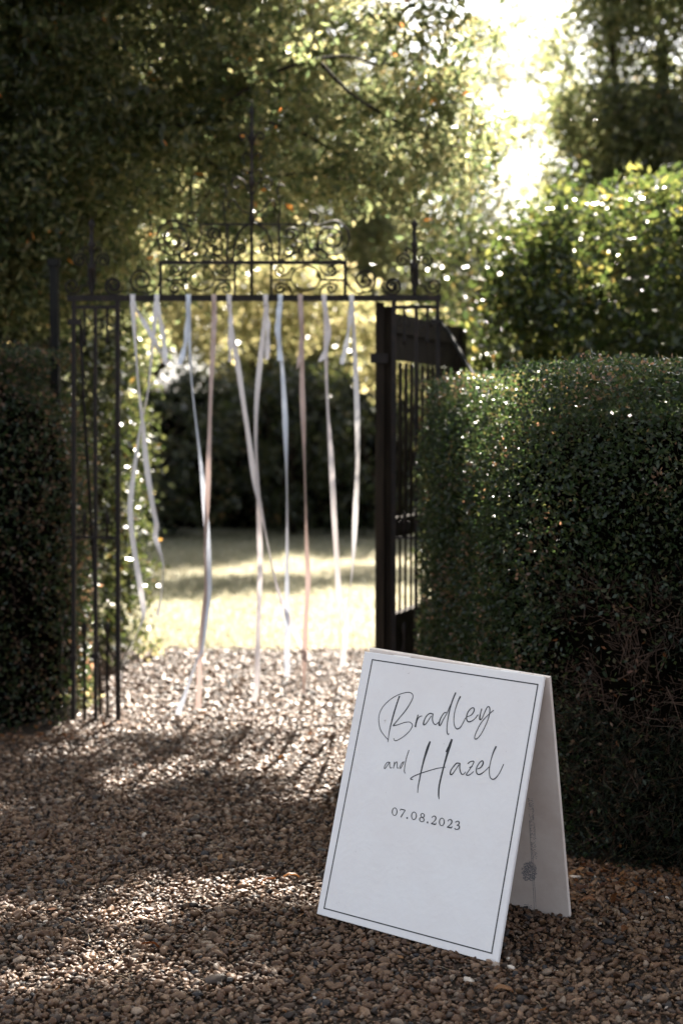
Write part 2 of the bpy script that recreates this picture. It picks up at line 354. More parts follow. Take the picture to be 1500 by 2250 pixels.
def gravel_points():
    r = np.random.default_rng(8); out = []
    for (y0, y1, cell, sz) in ((1.6, 3.1, .030, .026), (3.1, 5.6, .0150, .0195), (5.6, 7.6, .0185, .0215), (7.6, 9.9, .024, .026)):
        for y in np.arange(y0, y1, cell):
            hw = .28 * y + .95; x = np.arange(-hw, hw, cell)
            out.append(np.column_stack([x + r.uniform(-.6, .6, len(x)) * cell, y + r.uniform(-.6, .6, len(x)) * cell, np.full(len(x), sz)]))
    P = np.vstack(out); n = len(P)
    s = P[:, 2] * np.clip(np.exp(r.normal(0, .43, n)), .38, 2.2)
    big = r.random(n) < .006; s[big] *= 1.4
    z = r.uniform(.0, .010, n) + snoise(np.column_stack([P[:, :2], np.zeros(n)]), 3.0, 5) * .006 + .002
    keep = (P[:, 1] < 9.8) & ~in_poly(P[:, :2], [(.5, 7.4), (.78, 5.0), (.98, 4.85), (3.4, 4.5), (3.4, 8)]) & ~in_poly(P[:, :2], [(-5, 7.0), (-1.45, 7.0), (-1.45, 8.7), (-5, 8.7)])
    return np.column_stack([P[:, :2], z])[keep], s[keep]
GP, GS = gravel_points()
def point_instancer(name, P, scale, tone, tilt, col, seed=2):
    r = np.random.default_rng(seed); n = len(P)
    me = bpy.data.meshes.new(name); me.vertices.add(n); me.vertices.foreach_set('co', P.astype(np.float32).ravel())
    a = me.attributes.new('scl', 'FLOAT_VECTOR', 'POINT'); a.data.foreach_set('vector', scale.astype(np.float32).ravel())
    a = me.attributes.new('rot', 'FLOAT_VECTOR', 'POINT'); a.data.foreach_set('vector', np.column_stack([r.normal(0, tilt, n), r.normal(0, tilt, n), r.uniform(0, 6.28, n)]).astype(np.float32).ravel())
    a = me.attributes.new('tone', 'FLOAT', 'POINT'); a.data.foreach_set('value', tone.astype(np.float32))
    a = me.attributes.new('pick', 'INT', 'POINT'); a.data.foreach_set('value', r.integers(0, len(col.objects), n).astype(np.int32))
    o = link(name, me)
    g = bpy.data.node_groups.new(name, 'GeometryNodeTree')
    g.interface.new_socket('Geometry', in_out='INPUT', socket_type='NodeSocketGeometry'); g.interface.new_socket('Geometry', in_out='OUTPUT', socket_type='NodeSocketGeometry')
    gi = g.nodes.new('NodeGroupInput'); go = g.nodes.new('NodeGroupOutput'); iop = g.nodes.new('GeometryNodeInstanceOnPoints'); m2p = g.nodes.new('GeometryNodeMeshToPoints')
    ci = g.nodes.new('GeometryNodeCollectionInfo'); ci.inputs['Collection'].default_value = col; ci.inputs['Separate Children'].default_value = True; ci.inputs['Reset Children'].default_value = True
    def na(nm, t):
        x = g.nodes.new('GeometryNodeInputNamedAttribute'); x.data_type = t; x.inputs['Name'].default_value = nm; return x.outputs['Attribute']
    e2r = g.nodes.new('FunctionNodeEulerToRotation'); L = g.links.new
    L(gi.outputs[0], m2p.inputs['Mesh']); L(m2p.outputs[0], iop.inputs['Points']); L(ci.outputs[0], iop.inputs['Instance']); iop.inputs['Pick Instance'].default_value = True
    L(na('pick', 'INT'), iop.inputs['Instance Index']); L(na('rot', 'FLOAT_VECTOR'), e2r.inputs[0]); L(e2r.outputs[0], iop.inputs['Rotation']); L(na('scl', 'FLOAT_VECTOR'), iop.inputs['Scale'])
    L(iop.outputs[0], go.inputs[0])
    md = o.modifiers.new('scatter', 'NODES'); md.node_group = g
    return o
n = len(GP)
tone = np.clip(rng.beta(1.8, 2.7, n) + np.where(rng.random(n) < .05, rng.uniform(-.5, .5, n), 0), 0, 1)
sc = GS[:, None] * np.column_stack([rng.uniform(.85, 1.35, n), rng.uniform(.8, 1.1, n), rng.uniform(.8, 1.2, n)])
tag(point_instancer('gravel', GP, sc, tone, .38, stone_col), 'brown and buff flint gravel covering the path', 'gravel', kind='stuff')

# ---- grass
def grass_pts(n, seed=4):
    r = np.random.default_rng(seed); y = 9.72 + (21.5 - 9.72) * r.random(n) ** 1.25; x = r.uniform(-1, 1, n) * (.30 * y + .8)
    return np.column_stack([x, y, np.zeros(n)])
gp = grass_pts(90000)
h = .035 + .03 * rng.random(len(gp)); a = rng.uniform(0, 3.14, len(gp)); wd = .006 + .012 * (gp[:, 1] / 20)
dx = np.column_stack([np.cos(a), np.sin(a), 0 * a]) * wd[:, None] * .5
tip = gp + np.column_stack([rng.normal(0, .018, len(gp)), rng.normal(0, .018, len(gp)), h])
V = np.stack([gp - dx, gp + dx, tip], 1).reshape(-1, 3); F = np.arange(len(V)).reshape(-1, 3)
patch = np.clip(.5 + .5 * snoise(gp, 1.6, 9), 0, 1)
tag(link('grass', mesh_np('grass', V, F, M['grass'], False, {'rnd': np.repeat(np.clip(rng.random(len(gp)) * .6 + patch * .4, 0, 1), 3)})), 'mown grass of the lawn beyond the gateway', 'grass', kind='stuff')

# ================================================================ A-frame sign
ZX, ZY, ZS = 660, 1400, 2.34375
TLr, TRr, BRr, BLr = [ray(ZX + x / ZS, ZY + y / ZS) for x, y in ((343, 75), (1268, 205), (1012, 1685), (83, 1425))]
ka, kb, kc = np.linalg.solve(np.array([TLr, -TRr, BRr]).T, BLr)
sc_ = -(CAMH - .012) / (kc * BRr[2]); C0 = np.array([0, 0, CAMH])
TL, TR, BR, BL = [C0 + sc_ * k * v for k, v in ((ka, TLr), (kb, TRr), (kc, BRr), (1, BLr))]
U = TR - TL; W_ = np.linalg.norm(U); U /= W_
Vv = TL - BL; Vv -= U * (Vv @ U); H_ = np.linalg.norm(Vv); Vv /= H_
Nf = np.cross(U, Vv); Nf /= np.linalg.norm(Nf)          # towards the viewer side
if Nf[1] > 0: Nf = -Nf
TH = .013
sign = empty('a_frame_sign', tuple((BL + BR) / 2 * np.array([1, 1, 0])))
tag(sign, 'white painted folding board with handwritten names standing on the gravel', 'sign')
def slab(name, o, u, v, n, w, h, t, mat, parent, bev=.0015, corner=.0):
    """board: o = bottom left of its front face, n = front normal, thickness goes behind; corners may be rounded"""
    if corner > 0:
        pts = []
        for cx, cy, a0 in ((w - corner, corner, -90), (w - corner, h - .002, 0), (.002, h - .002, 90), (corner, corner, 180)):
            if cy > h / 2: pts.append((w if cx > w / 2 else 0, h)); continue
            for k in range(6): a = R(a0 + 90 * k / 5); pts.append((cx + corner * math.cos(a), cy + corner * math.sin(a)))
    else: pts = [(0, 0), (w, 0), (w, h), (0, h)]
    k = len(pts); V = []
    for (dz, ins) in ((-bev, 0), (0, bev), (-t, bev), (-t + bev, 0)):
        for x, y in pts:
            x2 = x + (ins if x < w / 2 else -ins); y2 = y + (ins if y < h / 2 else -ins); V.append(o + u * x2 + v * y2 + n * dz)
    F = [tuple(range(k, 2 * k)), tuple(range(3 * k - 1, 2 * k - 1, -1))]
    for j in range(k):
        q = (j + 1) % k
        F += [(j, q, k + q, k + j), (3 * k + j, 3 * k + q, q, j), (2 * k + j, 2 * k + q, 3 * k + q, 3 * k + j)]
    return link(name, mesh_np(name, np.array(V), F, mat), parent)
slab('front_panel', BL, U, Vv, Nf, W_, H_, TH, M['board'], sign)
# rear panel: hangs from the hinge line behind the front panel's top edge
RT = TR - Nf * (TH + .001); RF = C0 - ray(1242, 2016.5) * ((CAMH - .012) / ray(1242, 2016.5)[2])
V2 = RT - RF; print('rear skew', V2 @ U); V2 -= U * (V2 @ U) * .45; V2 /= np.linalg.norm(V2); U2 = U - V2 * (U @ V2); U2 /= np.linalg.norm(U2); N2 = np.cross(U2, V2)
if N2[1] > 0: N2 = -N2
N2 /= np.linalg.norm(N2)
RTL = TL - Nf * (TH + .001); rb = RT - U2 * W_ - V2 * H_
slab('rear_panel', rb, U2, V2, N2, W_, H_, TH, M['board_in'], sign, corner=.018)
for t in (.2, .8):
    mb = MB(); c = RTL + U * W_ * t + Vv * .001; mb.box(c + np.array([0, .0, .002]), (.06, .022, .002), np.column_stack([U, np.cross([0, 0, 1.], U), [0, 0, 1.]])); mb.build('hinge', M['board'], sign)
def on_panel(x, y):
    """photo pixel on the front face -> panel coordinates in metres"""
    v = ray(x, y); k = (BL - C0) @ Nf / (v @ Nf); p = C0 + v * k - BL; return np.array([p @ U, p @ Vv])
PPX = W_ / 404.
def stroke(mb_, pts, lift=.0006, split=False):
    P = catmull(pts, 8); xy = P[:, :2]; wd = np.maximum(P[:, 2], 1.5) * PPX
    T = np.gradient(xy, axis=0); T /= np.linalg.norm(T, axis=1)[:, None] + 1e-9; nn = np.column_stack([-T[:, 1], T[:, 0]])
    a = xy + nn * wd[:, None] / 2; b = xy - nn * wd[:, None] / 2; n = len(P)
    W3 = lambda q: BL + q[:, :1] * U + q[:, 1:] * Vv + Nf * lift
    V = np.vstack([W3(a), W3(b)]); F = [(i, i + 1, n + i + 1, n + i) for i in range(n - 1)]
    mb_.add(V, F)
def letters(name, ox, oy, s, strokes, wk=1.18, lift=.0006, mat='ink'):
    mb_ = MB()
    for k, st in enumerate(strokes):
        q = []
        for x, y, w in st:
            p = on_panel(ox + x / s, oy + y / s); q.append((p[0], p[1], w / s * wk))
        stroke(mb_, q, lift + .00005 * k)
    return mb_.build(name, M[mat], sign)
letters('name_lettering', 820, 1500, 5, [
 [(288,145,14),(265,210,12),(230,320,14),(200,430,12),(175,540,8),(160,650,4)],
 [(160,625,5),(120,580,6),(80,520,7),(60,430,6),(65,350,5),(105,265,5),(180,190,5),(260,140,5),(340,112,6),(400,108,7),(430,130,7),(432,165,7),(405,225,8),(350,310,9),(280,395,8),(215,472,9)],
 [(215,474,9),(270,462,7),(340,438,5),(395,433,6),(425,455,7),(425,485,7),(385,545,6),(320,600,6),(265,632,7),(235,636,7),(222,610,4)],
 [(490,352,9),(475,410,11),(460,488,15)], [(470,450,7),(485,405,7),(505,375,9),(535,365,4)],
 [(655,345,8),(620,338,9),(585,365,8),(560,410,9),(550,455,13),(568,460,9),(600,420,7),(635,365,7)],
 [(655,338,9),(648,400,9),(660,445,8),(685,460,7),(715,435,4)],
 [(800,325,9),(770,340,8),(735,400,10),(720,460,13),(738,463,9),(770,400,7),(805,340,7),(850,235,5)],
 [(905,108,12),(870,190,11),(840,290,10),(820,390,8),(808,480,7),(808,540,8),(820,567,9),(832,560,5)],
 [(955,150,13),(925,215,9),(895,310,5),(883,400,5),(890,470,7),(918,508,9),(955,490,8),(985,440,5),(1012,385,4)],
 [(1030,375,6),(1075,355,8),(1105,310,9),(1100,278,8),(1070,285,8),(1035,330,9),(1022,385,9),(1035,425,9),(1065,428,9),(1110,400,6),(1150,350,4)],
 [(1190,285,9),(1175,340,8),(1168,400,14),(1190,395,7),(1220,330,7),(1250,270,7),(1272,268,8),(1278,310,8),(1265,380,7),(1235,460,6),(1190,550,6),(1150,605,6),(1120,620,9),(1112,595,6),(1135,530,5),(1190,430,4),(1270,345,4),(1322,302,3)]])
letters('name_lettering', 820, 1610, 5, [
 [(623,95,15),(595,170,22),(560,280,17),(530,400,12),(505,520,11),(490,600,8),(486,660,4)],
 [(863,70,17),(835,150,24),(800,270,17),(770,380,13),(740,500,14),(720,600,14),(716,680,13),(720,730,6)],
 [(835,130,9),(815,170,10),(797,212,11)],
 [(435,515,5),(408,508,9),(440,480,8),(510,450,8),(600,420,7),(700,392,7),(790,378,4)],
 [(955,338,8),(915,335,10),(880,370,9),(850,415,9),(845,455,13),(868,453,9),(905,400,6),(940,350,8)],
 [(950,333,9),(948,395,9),(965,450,9),(990,455,7),(1012,430,4)],
 [(1035,340,9),(1065,318,8),(1102,315,8),(1085,360,6),(1045,420,6),(1020,460,9),(1050,465,8),(1085,440,6),(1100,425,4)], [(1052,382,6),(1088,370,7)],
 [(1140,400,6),(1180,380,9),(1205,335,11),(1195,308,9),(1165,330,8),(1135,380,8),(1130,430,9),(1150,458,9),(1185,450,9),(1230,415,6),(1270,375,4)],
 [(1348,148,14),(1315,220,10),(1285,320,6),(1272,410,6),(1280,485,7),(1310,512,9),(1345,495,8),(1385,440,5),(1430,345,3)]])
letters('joining_word_lettering', 820, 1610, 5, [
 [(178,325,5),(155,325,6),(130,355,5),(120,388,7),(132,390,6),(160,350,5),(178,328,5)], [(182,322,5),(178,360,5),(187,388,5),(204,382,3)],
 [(232,318,5),(228,350,6),(220,392,8)], [(225,372,5),(240,335,6),(258,320,6),(262,350,6),(262,385,6),(278,388,4)],
 [(330,318,6),(305,345,5),(290,385,7),(302,387,6),(325,345,5),(336,315,5)], [(392,190,5),(365,270,6),(348,350,6),(340,420,5),(350,447,4)]])
def digit0(cx, cy, rx=45, ry=67, w1=13, w0=5):
    o = []
    for k in range(25):
        t = 2 * math.pi * k / 24 + .3; o.append((cx + rx * .88 * math.cos(t) * .98 + ry * .93 * math.sin(t) * .10, cy + rx * .88 * math.cos(t) * .18 - ry * .93 * math.sin(t) * .99, w0 + (w1 - w0) * abs(math.cos(t)) ** 1.5))
    return o
def dot(cx, cy): return [(cx - 11, cy - 2, 14), (cx, cy, 24), (cx + 11, cy + 2, 14)]
two = [(812,275,8),(835,252,8),(862,250,12),(880,278,15),(868,315,12),(835,350,8),(802,374,7)]
twob = [(800,375,7),(840,379,15),(870,385,13),(884,360,5)]
sh = lambda s, dx, dy: [(x + dx, y + dy, w) for x, y, w in s]
letters('date_lettering', 840, 1760, 7.5, [digit0(200, 176), [(293,162,6),(302,137,11),(340,143,12),(377,153,9)], [(374,155,10),(340,205,11),(302,268,15)], dot(405, 280),
 digit0(518, 244), digit0(660, 237, 33, 33, 12, 7), digit0(648, 306, 42, 38, 13, 7), dot(742, 353), two, twob, digit0(977, 345), sh(two, 263, 57), sh(twob, 263, 57),
 [(1200,355,7),(1220,335,8),(1248,335,12),(1264,360,13),(1250,388,9),(1222,398,6)], [(1222,398,6),(1255,405,10),(1268,430,14),(1255,458,12),(1225,468,10),(1200,462,11),(1188,448,13)]], 1.2, mat='line')
bc = [on_panel(ZX + x / ZS, ZY + y / ZS) for x, y in ((370, 116), (1221, 244), (983, 1628), (122, 1396))]
mb = MB()
for i in range(4):
    p, q = bc[i], bc[(i + 1) % 4]; d = (q - p) / np.linalg.norm(q - p) * .0018
    p3, q3 = p - d, q + d; nn = np.array([-d[1], d[0]]); V = [BL + c[0] * U + c[1] * Vv + Nf * (.0007 + .0001 * (i % 2)) for c in (p3 + nn, q3 + nn, q3 - nn, p3 - nn)]
    mb.add(V, [(0, 1, 2, 3)])
mb.build('border_line', M['line'], sign)
# faded stamp on the inner face of the rear panel
def on_rear(x, y):
    v = ray(x, y); o = rb; k = (o - C0) @ N2 / (v @ N2); return C0 + v * k + N2 * .0008
mb = MB(); r_ = np.random.default_rng(21)
def dash(x, y, lx, ly):
    P = [on_rear(1080 + a / 4.02, 1480 + b / 4.02) for a, b in ((x, y), (x + lx, y + lx * .2), (x + lx + ly * .04, y + lx * .2 + ly), (x + ly * .04, y + ly))]
    mb.add(np.array(P), [(0, 1, 2, 3)])
for yy in range(1660, 1830, 9):
    xx = 262
    while xx < 400:
        l = r_.uniform(5, 20)
        if ((xx + l / 2 - 330) / 66) ** 2 + ((yy - 1745) / 92) ** 2 < 1 and r_.random() < .8: dash(xx, yy, l, r_.uniform(4.5, 7))
        xx += l + r_.uniform(2, 5)
for yy in range(1100, 1640, 9):
    for c in (0, 1):
        x0 = 318 + (yy - 1100) * .065 + c * 26
        for q in range(2):
            if r_.random() < .62: dash(x0 + q * 10 + r_.uniform(-3, 3), yy, r_.uniform(4, 12), r_.uniform(3, 5))
for yy in range(1300, 2090, 12): dash(330 + (yy - 1300) * .055, yy, 3, 11)
for yy in range(1560, 2060, 12): dash(358 + (yy - 1560) * .06, yy, 2.5, 11)
for yy in (2035, 2050, 2064, 2078):
    for xx in range(285, 345, 14):
        if r_.random() < .8: dash(xx, yy + (xx - 285) * .15, r_.uniform(6, 12), 6)
mb.build('ink_stamp', M['stamp'], sign)

# ================================================================ wrought-iron gateway
gate = empty('iron_gateway', tuple(at(555, 1590) * np.array([1, 1, 0])))
tag(gate, 'dark wrought-iron gateway with scrolled overthrow and narrow side panels across the path', 'gateway')
PM = GY / FPX      # metres per photo pixel at the gate
def g(x, y, dy=0.): p = at(x, y, GY); return np.array([p[0], GY + dy, p[2]])
def gbar(name, x0, y0, x1, y1, wpx, dpt=.012, dy=0.):
    a, b = g(x0, y0, dy), g(x1, y1, dy); d = b - a; L_ = np.linalg.norm(d); d /= L_
    s = np.cross(d, [0, 1., 0]); s /= np.linalg.norm(s)
    mb_ = MB(); mb_.box((a + b) / 2, (L_, wpx * PM, dpt), np.column_stack([d, s, [0, 1., 0]])); return mb_.build(name, M['iron'], gate)
def scroll(pts, r=.0052, dy=0., name='scroll', parent=gate):
    P = catmull([(x, y, 0) for x, y in pts], 6); W3 = np.array([g(x, y, dy) for x, y, _ in P])
    mb_ = MB(); mb_.tube(W3, [r * .9, r, r, r, r * 1.1], 6); o = mb_.build(name, M['iron'], parent, True); return o
def spiral(cx, cy, r0, turns, a0, cw=1, tail=None, mirror=False, r=.0052, dy=0.):
    """spiral from the outside (radius r0 at angle a0, degrees, y down) winding in; tail = points leading into it"""
    pts = list(tail or [])
    n = int(turns * 10)
    for k in range(n + 1):
        t = k / n; a = R(a0) + cw * t * turns * 2 * math.pi; rr = r0 * (1 - .82 * t); pts.append((cx + rr * math.cos(a), cy + rr * math.sin(a)))
    if mirror: pts = [(1112 - x, y) for x, y in pts]
    return scroll(pts, r, dy)
def both(f, *a, **k): f(*a, **k); f(*a, mirror=True, **k)
gbar('top_rail', 148, 655, 968, 655, 13, .03)
gbar('overthrow_rail', 350, 577, 762, 577, 8, .02)
for x in (353, 516, 552.5, 596, 758): gbar('overthrow_bar', x, 577, x, 650, 5 if 400 < x < 700 else 7, .012, .002)
for m in (0, 1):
    X = (lambda v: 1112 - v) if m else (lambda v: v)
    gbar('overthrow_bar', X(598), 615, X(641), 615, 4, .010, .001); gbar('overthrow_bar', X(703), 615, X(756), 615, 4, .010, .001)
    gbar('overthrow_bar', X(560), 493, X(672), 493, 4, .010, -.001); gbar('overthrow_bar', X(613), 495, X(613), 575, 5, .011, .001)
    scroll([(X(672 + 32 * math.cos(t)), 611 + 27 * math.sin(t)) for t in np.linspace(0, 6.28, 18)], .0045, name='ring')
    scroll([(X(x), y) for x, y in ((600, 575), (596, 535), (583, 505), (556, 488))], .0055, name='arch_bar')
    # side finial with its collar and leaves
    mb = MB(); mb.tube([g(X(910), y) for y in (652, 640, 600, 594, 588, 582, 576, 545, 538, 530, 515, 500, 494, 488, 480)], np.array([5, 4.5, 4.5, 9, 10, 9, 5, 5, 9, 5, 4, 4.5, 8, 6, 1]) * PM, 8)
    fin = mb.build('finial', M['iron'], gate, True)
    for q in (-1, 1): scroll([(X(910 + q * x), y) for x, y in ((2, 560), (8, 547), (16, 543), (21, 549), (17, 554))], .004, name='finial_leaf', parent=fin)
both(spiral, 728, 526, 42, 2.0, -75, 1, [(684, 484), (680, 474), (688, 467), (698, 472), (697, 484), (688, 492), (700, 495), (716, 490)])
both(spiral, 700, 540, 12, 1.1, 160, -1, [(672, 490), (670, 512), (678, 540), (694, 560), (716, 569), (712, 552)])
both(spiral, 640, 514, 17, 1.5, 60, -1, [(618, 574), (630, 566), (655, 552), (664, 535)])
both(spiral, 632, 552, 13, 1.2, -60, 1, [(668, 574), (660, 555), (648, 540)])
both(spiral, 583, 545, 12, 1.3, 90, 1, [(606, 572), (597, 562)])
both(spiral, 616, 594, 13, 1.5, 60, 1, [(641, 586), (634, 600)]); both(spiral, 727, 594, 13, 1.5, 120, -1, [(702, 586), (709, 600)])
both(spiral, 616, 634, 13, 1.4, -60, -1, [(641, 646), (634, 628)]); both(spiral, 727, 634, 13, 1.4, -120, 1, [(702, 646), (709, 628)])
both(spiral, 801, 616, 27, 1.9, 160 - 60, -1, [(760, 600), (762, 622), (774, 638), (788, 645)])
both(spiral, 862, 628, 20, 1.8, 80, -1, [(842, 612), (840, 628), (848, 642)][:0] + [(905, 600), (898, 628), (884, 644)][:0])
both(spiral, 862, 628, 21, 1.6, 180, -1)
both(spiral, 884, 572, 16, 1.7, 10, -1, [(907, 640), (903, 610), (902, 585)])
both(spiral, 936, 572, 16, 1.7, 170, 1, [(913, 640), (917, 610), (918, 585)])
both(spiral, 952, 628, 19, 1.6, 180, -1, [(912, 590), (920, 625), (932, 645)][:2])
# central spire
mb = MB(); ys = [652, 600, 575, 560, 490, 484, 478, 470, 410, 404, 398, 392, 310, 304, 298, 290, 255, 248, 238, 225]
rs_ = [5, 5, 7, 5, 5, 9, 9, 5, 5, 10, 10, 5, 4.5, 10, 9, 4.5, 4.5, 8, 5, 1]
mb.tube([g(553, y) for y in ys], np.array(rs_) * PM * .72, 8); spire = mb.build('finial', M['iron'], gate, True)
for q in (-1, 1):
    for pts, r in (([(3, 318), (10, 298), (20, 291), (27, 298), (22, 306), (15, 302)], .0048), ([(3, 428), (16, 400), (34, 390), (44, 402), (36, 414), (26, 408)], .0048),
                   ([(3, 345), (12, 336), (20, 343), (15, 351)], .004), ([(3, 470), (22, 462), (40, 440), (52, 446), (48, 458)], .0045), ([(3, 380), (14, 372), (22, 378), (16, 385)], .004), ([(58, 490), (62, 450), (56, 420), (62, 405), (72, 410)], .004)):
        scroll([(553 + q * x, y) for x, y in pts], r, name='scroll')
# side panels: frame uprights, rails, inner bars
for m in (0, 1):
    X = (lambda v: 1124 - v) if m else (lambda v: v)
    gbar('upright', X(163), 661, X(162), 1590, 9, .022); gbar('upright', X(259), 661, X(260), 1600, 10, .022)
    gbar('centre_bar', X(210), 679, X(211), 1587, 8, .018)
    gbar('panel_rail', X(168), 675, X(254), 675, 8, .018); gbar('panel_rail', X(168), 1181, X(254), 1181, 6, .014, .001); gbar('panel_rail', X(168), 1588, X(254), 1588, 8, .02)
    for x in (186, 236):
        mb = MB(); mb.tube([g(X(x), y) for y in (1584, 1500, 1400, 1390, 1380, 1373, 1366)], np.array([3.4, 3.2, 3.2, 5, 6.5, 5, 1.5]) * PM, 6); mb.build('dog_bar', M['iron'], gate, True)
        mb = MB(); mb.tube([g(X(x), y) for y in (679, 720, 742, 750, 758)], np.array([3, 3, 3, 5, 1.5]) * PM, 6); mb.build('pendant_bar', M['iron'], gate, True)
        mb = MB(); mb.tube([g(X(x), y) for y in (1178, 1150, 1140, 1132, 1124)], np.array([3, 3, 5.5, 4, 1.5]) * PM, 6); mb.build('rail_finial', M['iron'], gate, True)
        scroll([(X(x + q), y) for q, y in ((1, 1405), (5, 1425), (13, 1440), (20, 1446))], .0036)
        for q in (-1, 1):
            scroll([(X(x + q * 2), 1168), (X(x + q * 9), 1160), (X(x + q * 13), 1150), (X(x + q * 8), 1146), (X(x + q * 6), 1153)], .0036)
            scroll([(X(x + q * 2), 690), (X(x + q * 10), 700), (X(x + q * 14), 712), (X(x + q * 8), 718), (X(x + q * 6), 710)], .0036)
    for y, wd in ((1440, 16), (1445, 14)): gbar('collar', X(210 if y == 1440 else 162), y - 5, X(210 if y == 1440 else 162), y + 5, wd, .03, -.0015)
    gbar('latch_plate', X(150), 708, X(178), 708, 12, .026, -.0012)
# leaning stay inside the left panel, and the back stay of the right upright
mb = MB(); mb.tube([g(174, 700, .04), g(181, 900, .06), g(196, 1180, .09), g(207, 1440, .12), g(212, 1585, .14)], .0085, 6); tag(mb.build('stay_bar', M['iron'], gate, True))
mb = MB(); mb.tube([at(960, 700, GY + .02), at(985, 730, GY - .1), at(1041, 828, GY - .5), at(1100, 935, GY - .95)], .011, 6); mb.build('stay_bar', M['post'], gate, True)

# ================================================================ open timber gate leaf
A = np.array([.245, 7.50]); B = np.array([.70, 8.66]); D2 = (B - A) / np.linalg.norm(B - A); LG = np.linalg.norm(B - A)
tg = empty('timber_gate', (A[0], A[1], 0)); tag(tg, 'open dark timber gate leaf with narrow slats swung back beside the right hedge', 'gate')
Nx = np.array([D2[1], -D2[0], 0]); Dx = np.array([D2[0], D2[1], 0]); MG = np.column_stack([Dx, Nx, [0, 0, 1.]])
def gl(name, s, z, ds, dz, th, off=0.):
    mb_ = MB(); p = np.array([A[0], A[1], 0]) + Dx * s + Nx * off; mb_.box((p[0], p[1], z), (ds, th, dz), MG); return mb_.build(name, M['timber'], tg)
TOPZ = 2.13
gl('stile', -.02, 1.10, .06, 2.12, .07); gl('stile', LG + .02, 1.09, .10, 2.10, .07)
mbp = MB(); mbp.box((A[0] - .046, A[1] - .06, 1.10), (.044, .06, 2.16)); mbp.build('hanging_post', M['timber'], tg)
gl('rail', LG / 2, TOPZ - .05, LG - .07, .10, .05); gl('rail', LG / 2, 1.00, LG - .07, .10, .05); gl('rail', LG / 2, .12, LG - .07, .10, .05); gl('rail', LG / 2, .50, LG - .07, .07, .05)
nb = 12
for i in range(nb):
    s = .05 + (LG - .1) * (i + .5) / nb; wv = (LG - .1) / nb
    gl('panel_board', s, .315, wv - .004, .30, .022)
    gl('panel_board', s, TOPZ - .17, wv - .004, .14, .022)
    gl('slat', s, .742, wv * .30, .41, .007); gl('slat', s, 1.46, wv * .52, .84, .007)
mb = MB(); mb.box((A[0] - .05, A[1] - .095, 2.13 - .24), (.09, .012, .05)); mb.build('hinge_strap', M['iron'], tg)

# weathered post behind the left hedge
pp = at(123, 860, 7.75); mb = MB(); mb.box((pp[0], 7.75, 1.2), (.042, .06, 2.4)); mb.box((pp[0], 7.75, 2.42), (.06, .078, .04))
tag(mb.build('timber_post', M['post']), 'tall slim dark timber post rising behind the left hedge', 'post')

# ================================================================ ribbons
ribs = [
 ('white', 'ivory ribbon first from the left, its short tail crossing over its neighbour', 'r_white', 293, [(295,665),(300,760),(308,860),(317,940),(324,1020),(337,1110),(345,1150),(343,1180),(352,1205),(361,1240),(358,1300),(350,1350)], [(300,665),(320,710),(348,760),(371,801)]),
 ('white', 'ivory ribbon second from the left whose long tail drifts back towards the iron side panel', 'r_white', 346, [(346,665),(340,730),(327,860),(312,930),(297,1030),(288,1110),(293,1180),(306,1260),(317,1330),(316,1360),(295,1410),(275,1455),(270,1487)], [(349,665),(356,710),(363,750),(369,798)]),
 ('blue', 'pale blue ribbon third from the left with a twisted end trailing left', 'r_blue', 415, [(416,665),(418,760),(424,860),(440,1000),(450,1100),(457,1180),(461,1240),(461,1290),(455,1350),(447,1420),(434,1450),(410,1520),(393,1565)], [(414,665),(413,720),(408,765),(399,803)]),
 ('tan', 'dusty rose ribbon hanging just right of the long pale blue one', 'r_tan', 471, [(471,665),(469,760),(464,860),(460,1000),(457,1100),(453,1200),(455,1290),(450,1350),(442,1430),(438,1555)], [(473,665),(474,700),(472,748)]),
 ('white', 'pale blush ribbon fifth from the left sweeping far right near the lawn', 'r_pink', 504, [(506,665),(511,730),(523,800),(535,880),(547,960),(560,1050),(575,1120),(590,1200),(610,1290),(632,1350),(660,1410),(683,1447)], [(503,665),(509,720),(507,797)]),
 ('white', 'blush ribbon sixth from the left hanging nearly straight down', 'r_pink', 584, [(584,665),(580,720),(572,800),(565,880),(563,960),(565,1020),(569,1100),(571,1180),(572,1260),(568,1400),(565,1500),(558,1537)], [(587,665),(590,720),(588,792)]),
 ('blue', 'pale blue ribbon hanging straight near the middle of the opening', 'r_blue', 616, [(616,665),(612,720),(620,800),(626,900),(629,1000),(631,1100),(631,1300),(631,1420),(632,1482)], [(613,665),(610,720),(617,795)]),
 ('tan', 'dusty rose ribbon right of the straight pale blue one', 'r_tan', 660, [(661,665),(664,740),(664,840),(667,940),(670,1050),(674,1200),(677,1270),(673,1350),(670,1420),(668,1520)], [(660,665),(663,740),(661,780),(654,812)]),
 ('white', 'blush ribbon second from the right end of the rail', 'r_pink', 712, [(713,665),(717,720),(716,790),(720,900),(727,1000),(735,1150),(741,1250),(745,1320),(750,1400),(757,1472)], [(716,665),(722,725),(714,775),(703,797)]),
 ('white', 'ivory ribbon at the right end of the row, beside the timber gate', 'r_white', 772, [(775,665),(778,750),(784,900),(785,1010),(781,1110),(775,1230),(766,1320),(758,1400),(752,1462)], [(771,665),(766,720),(758,770),(750,802)]),
]
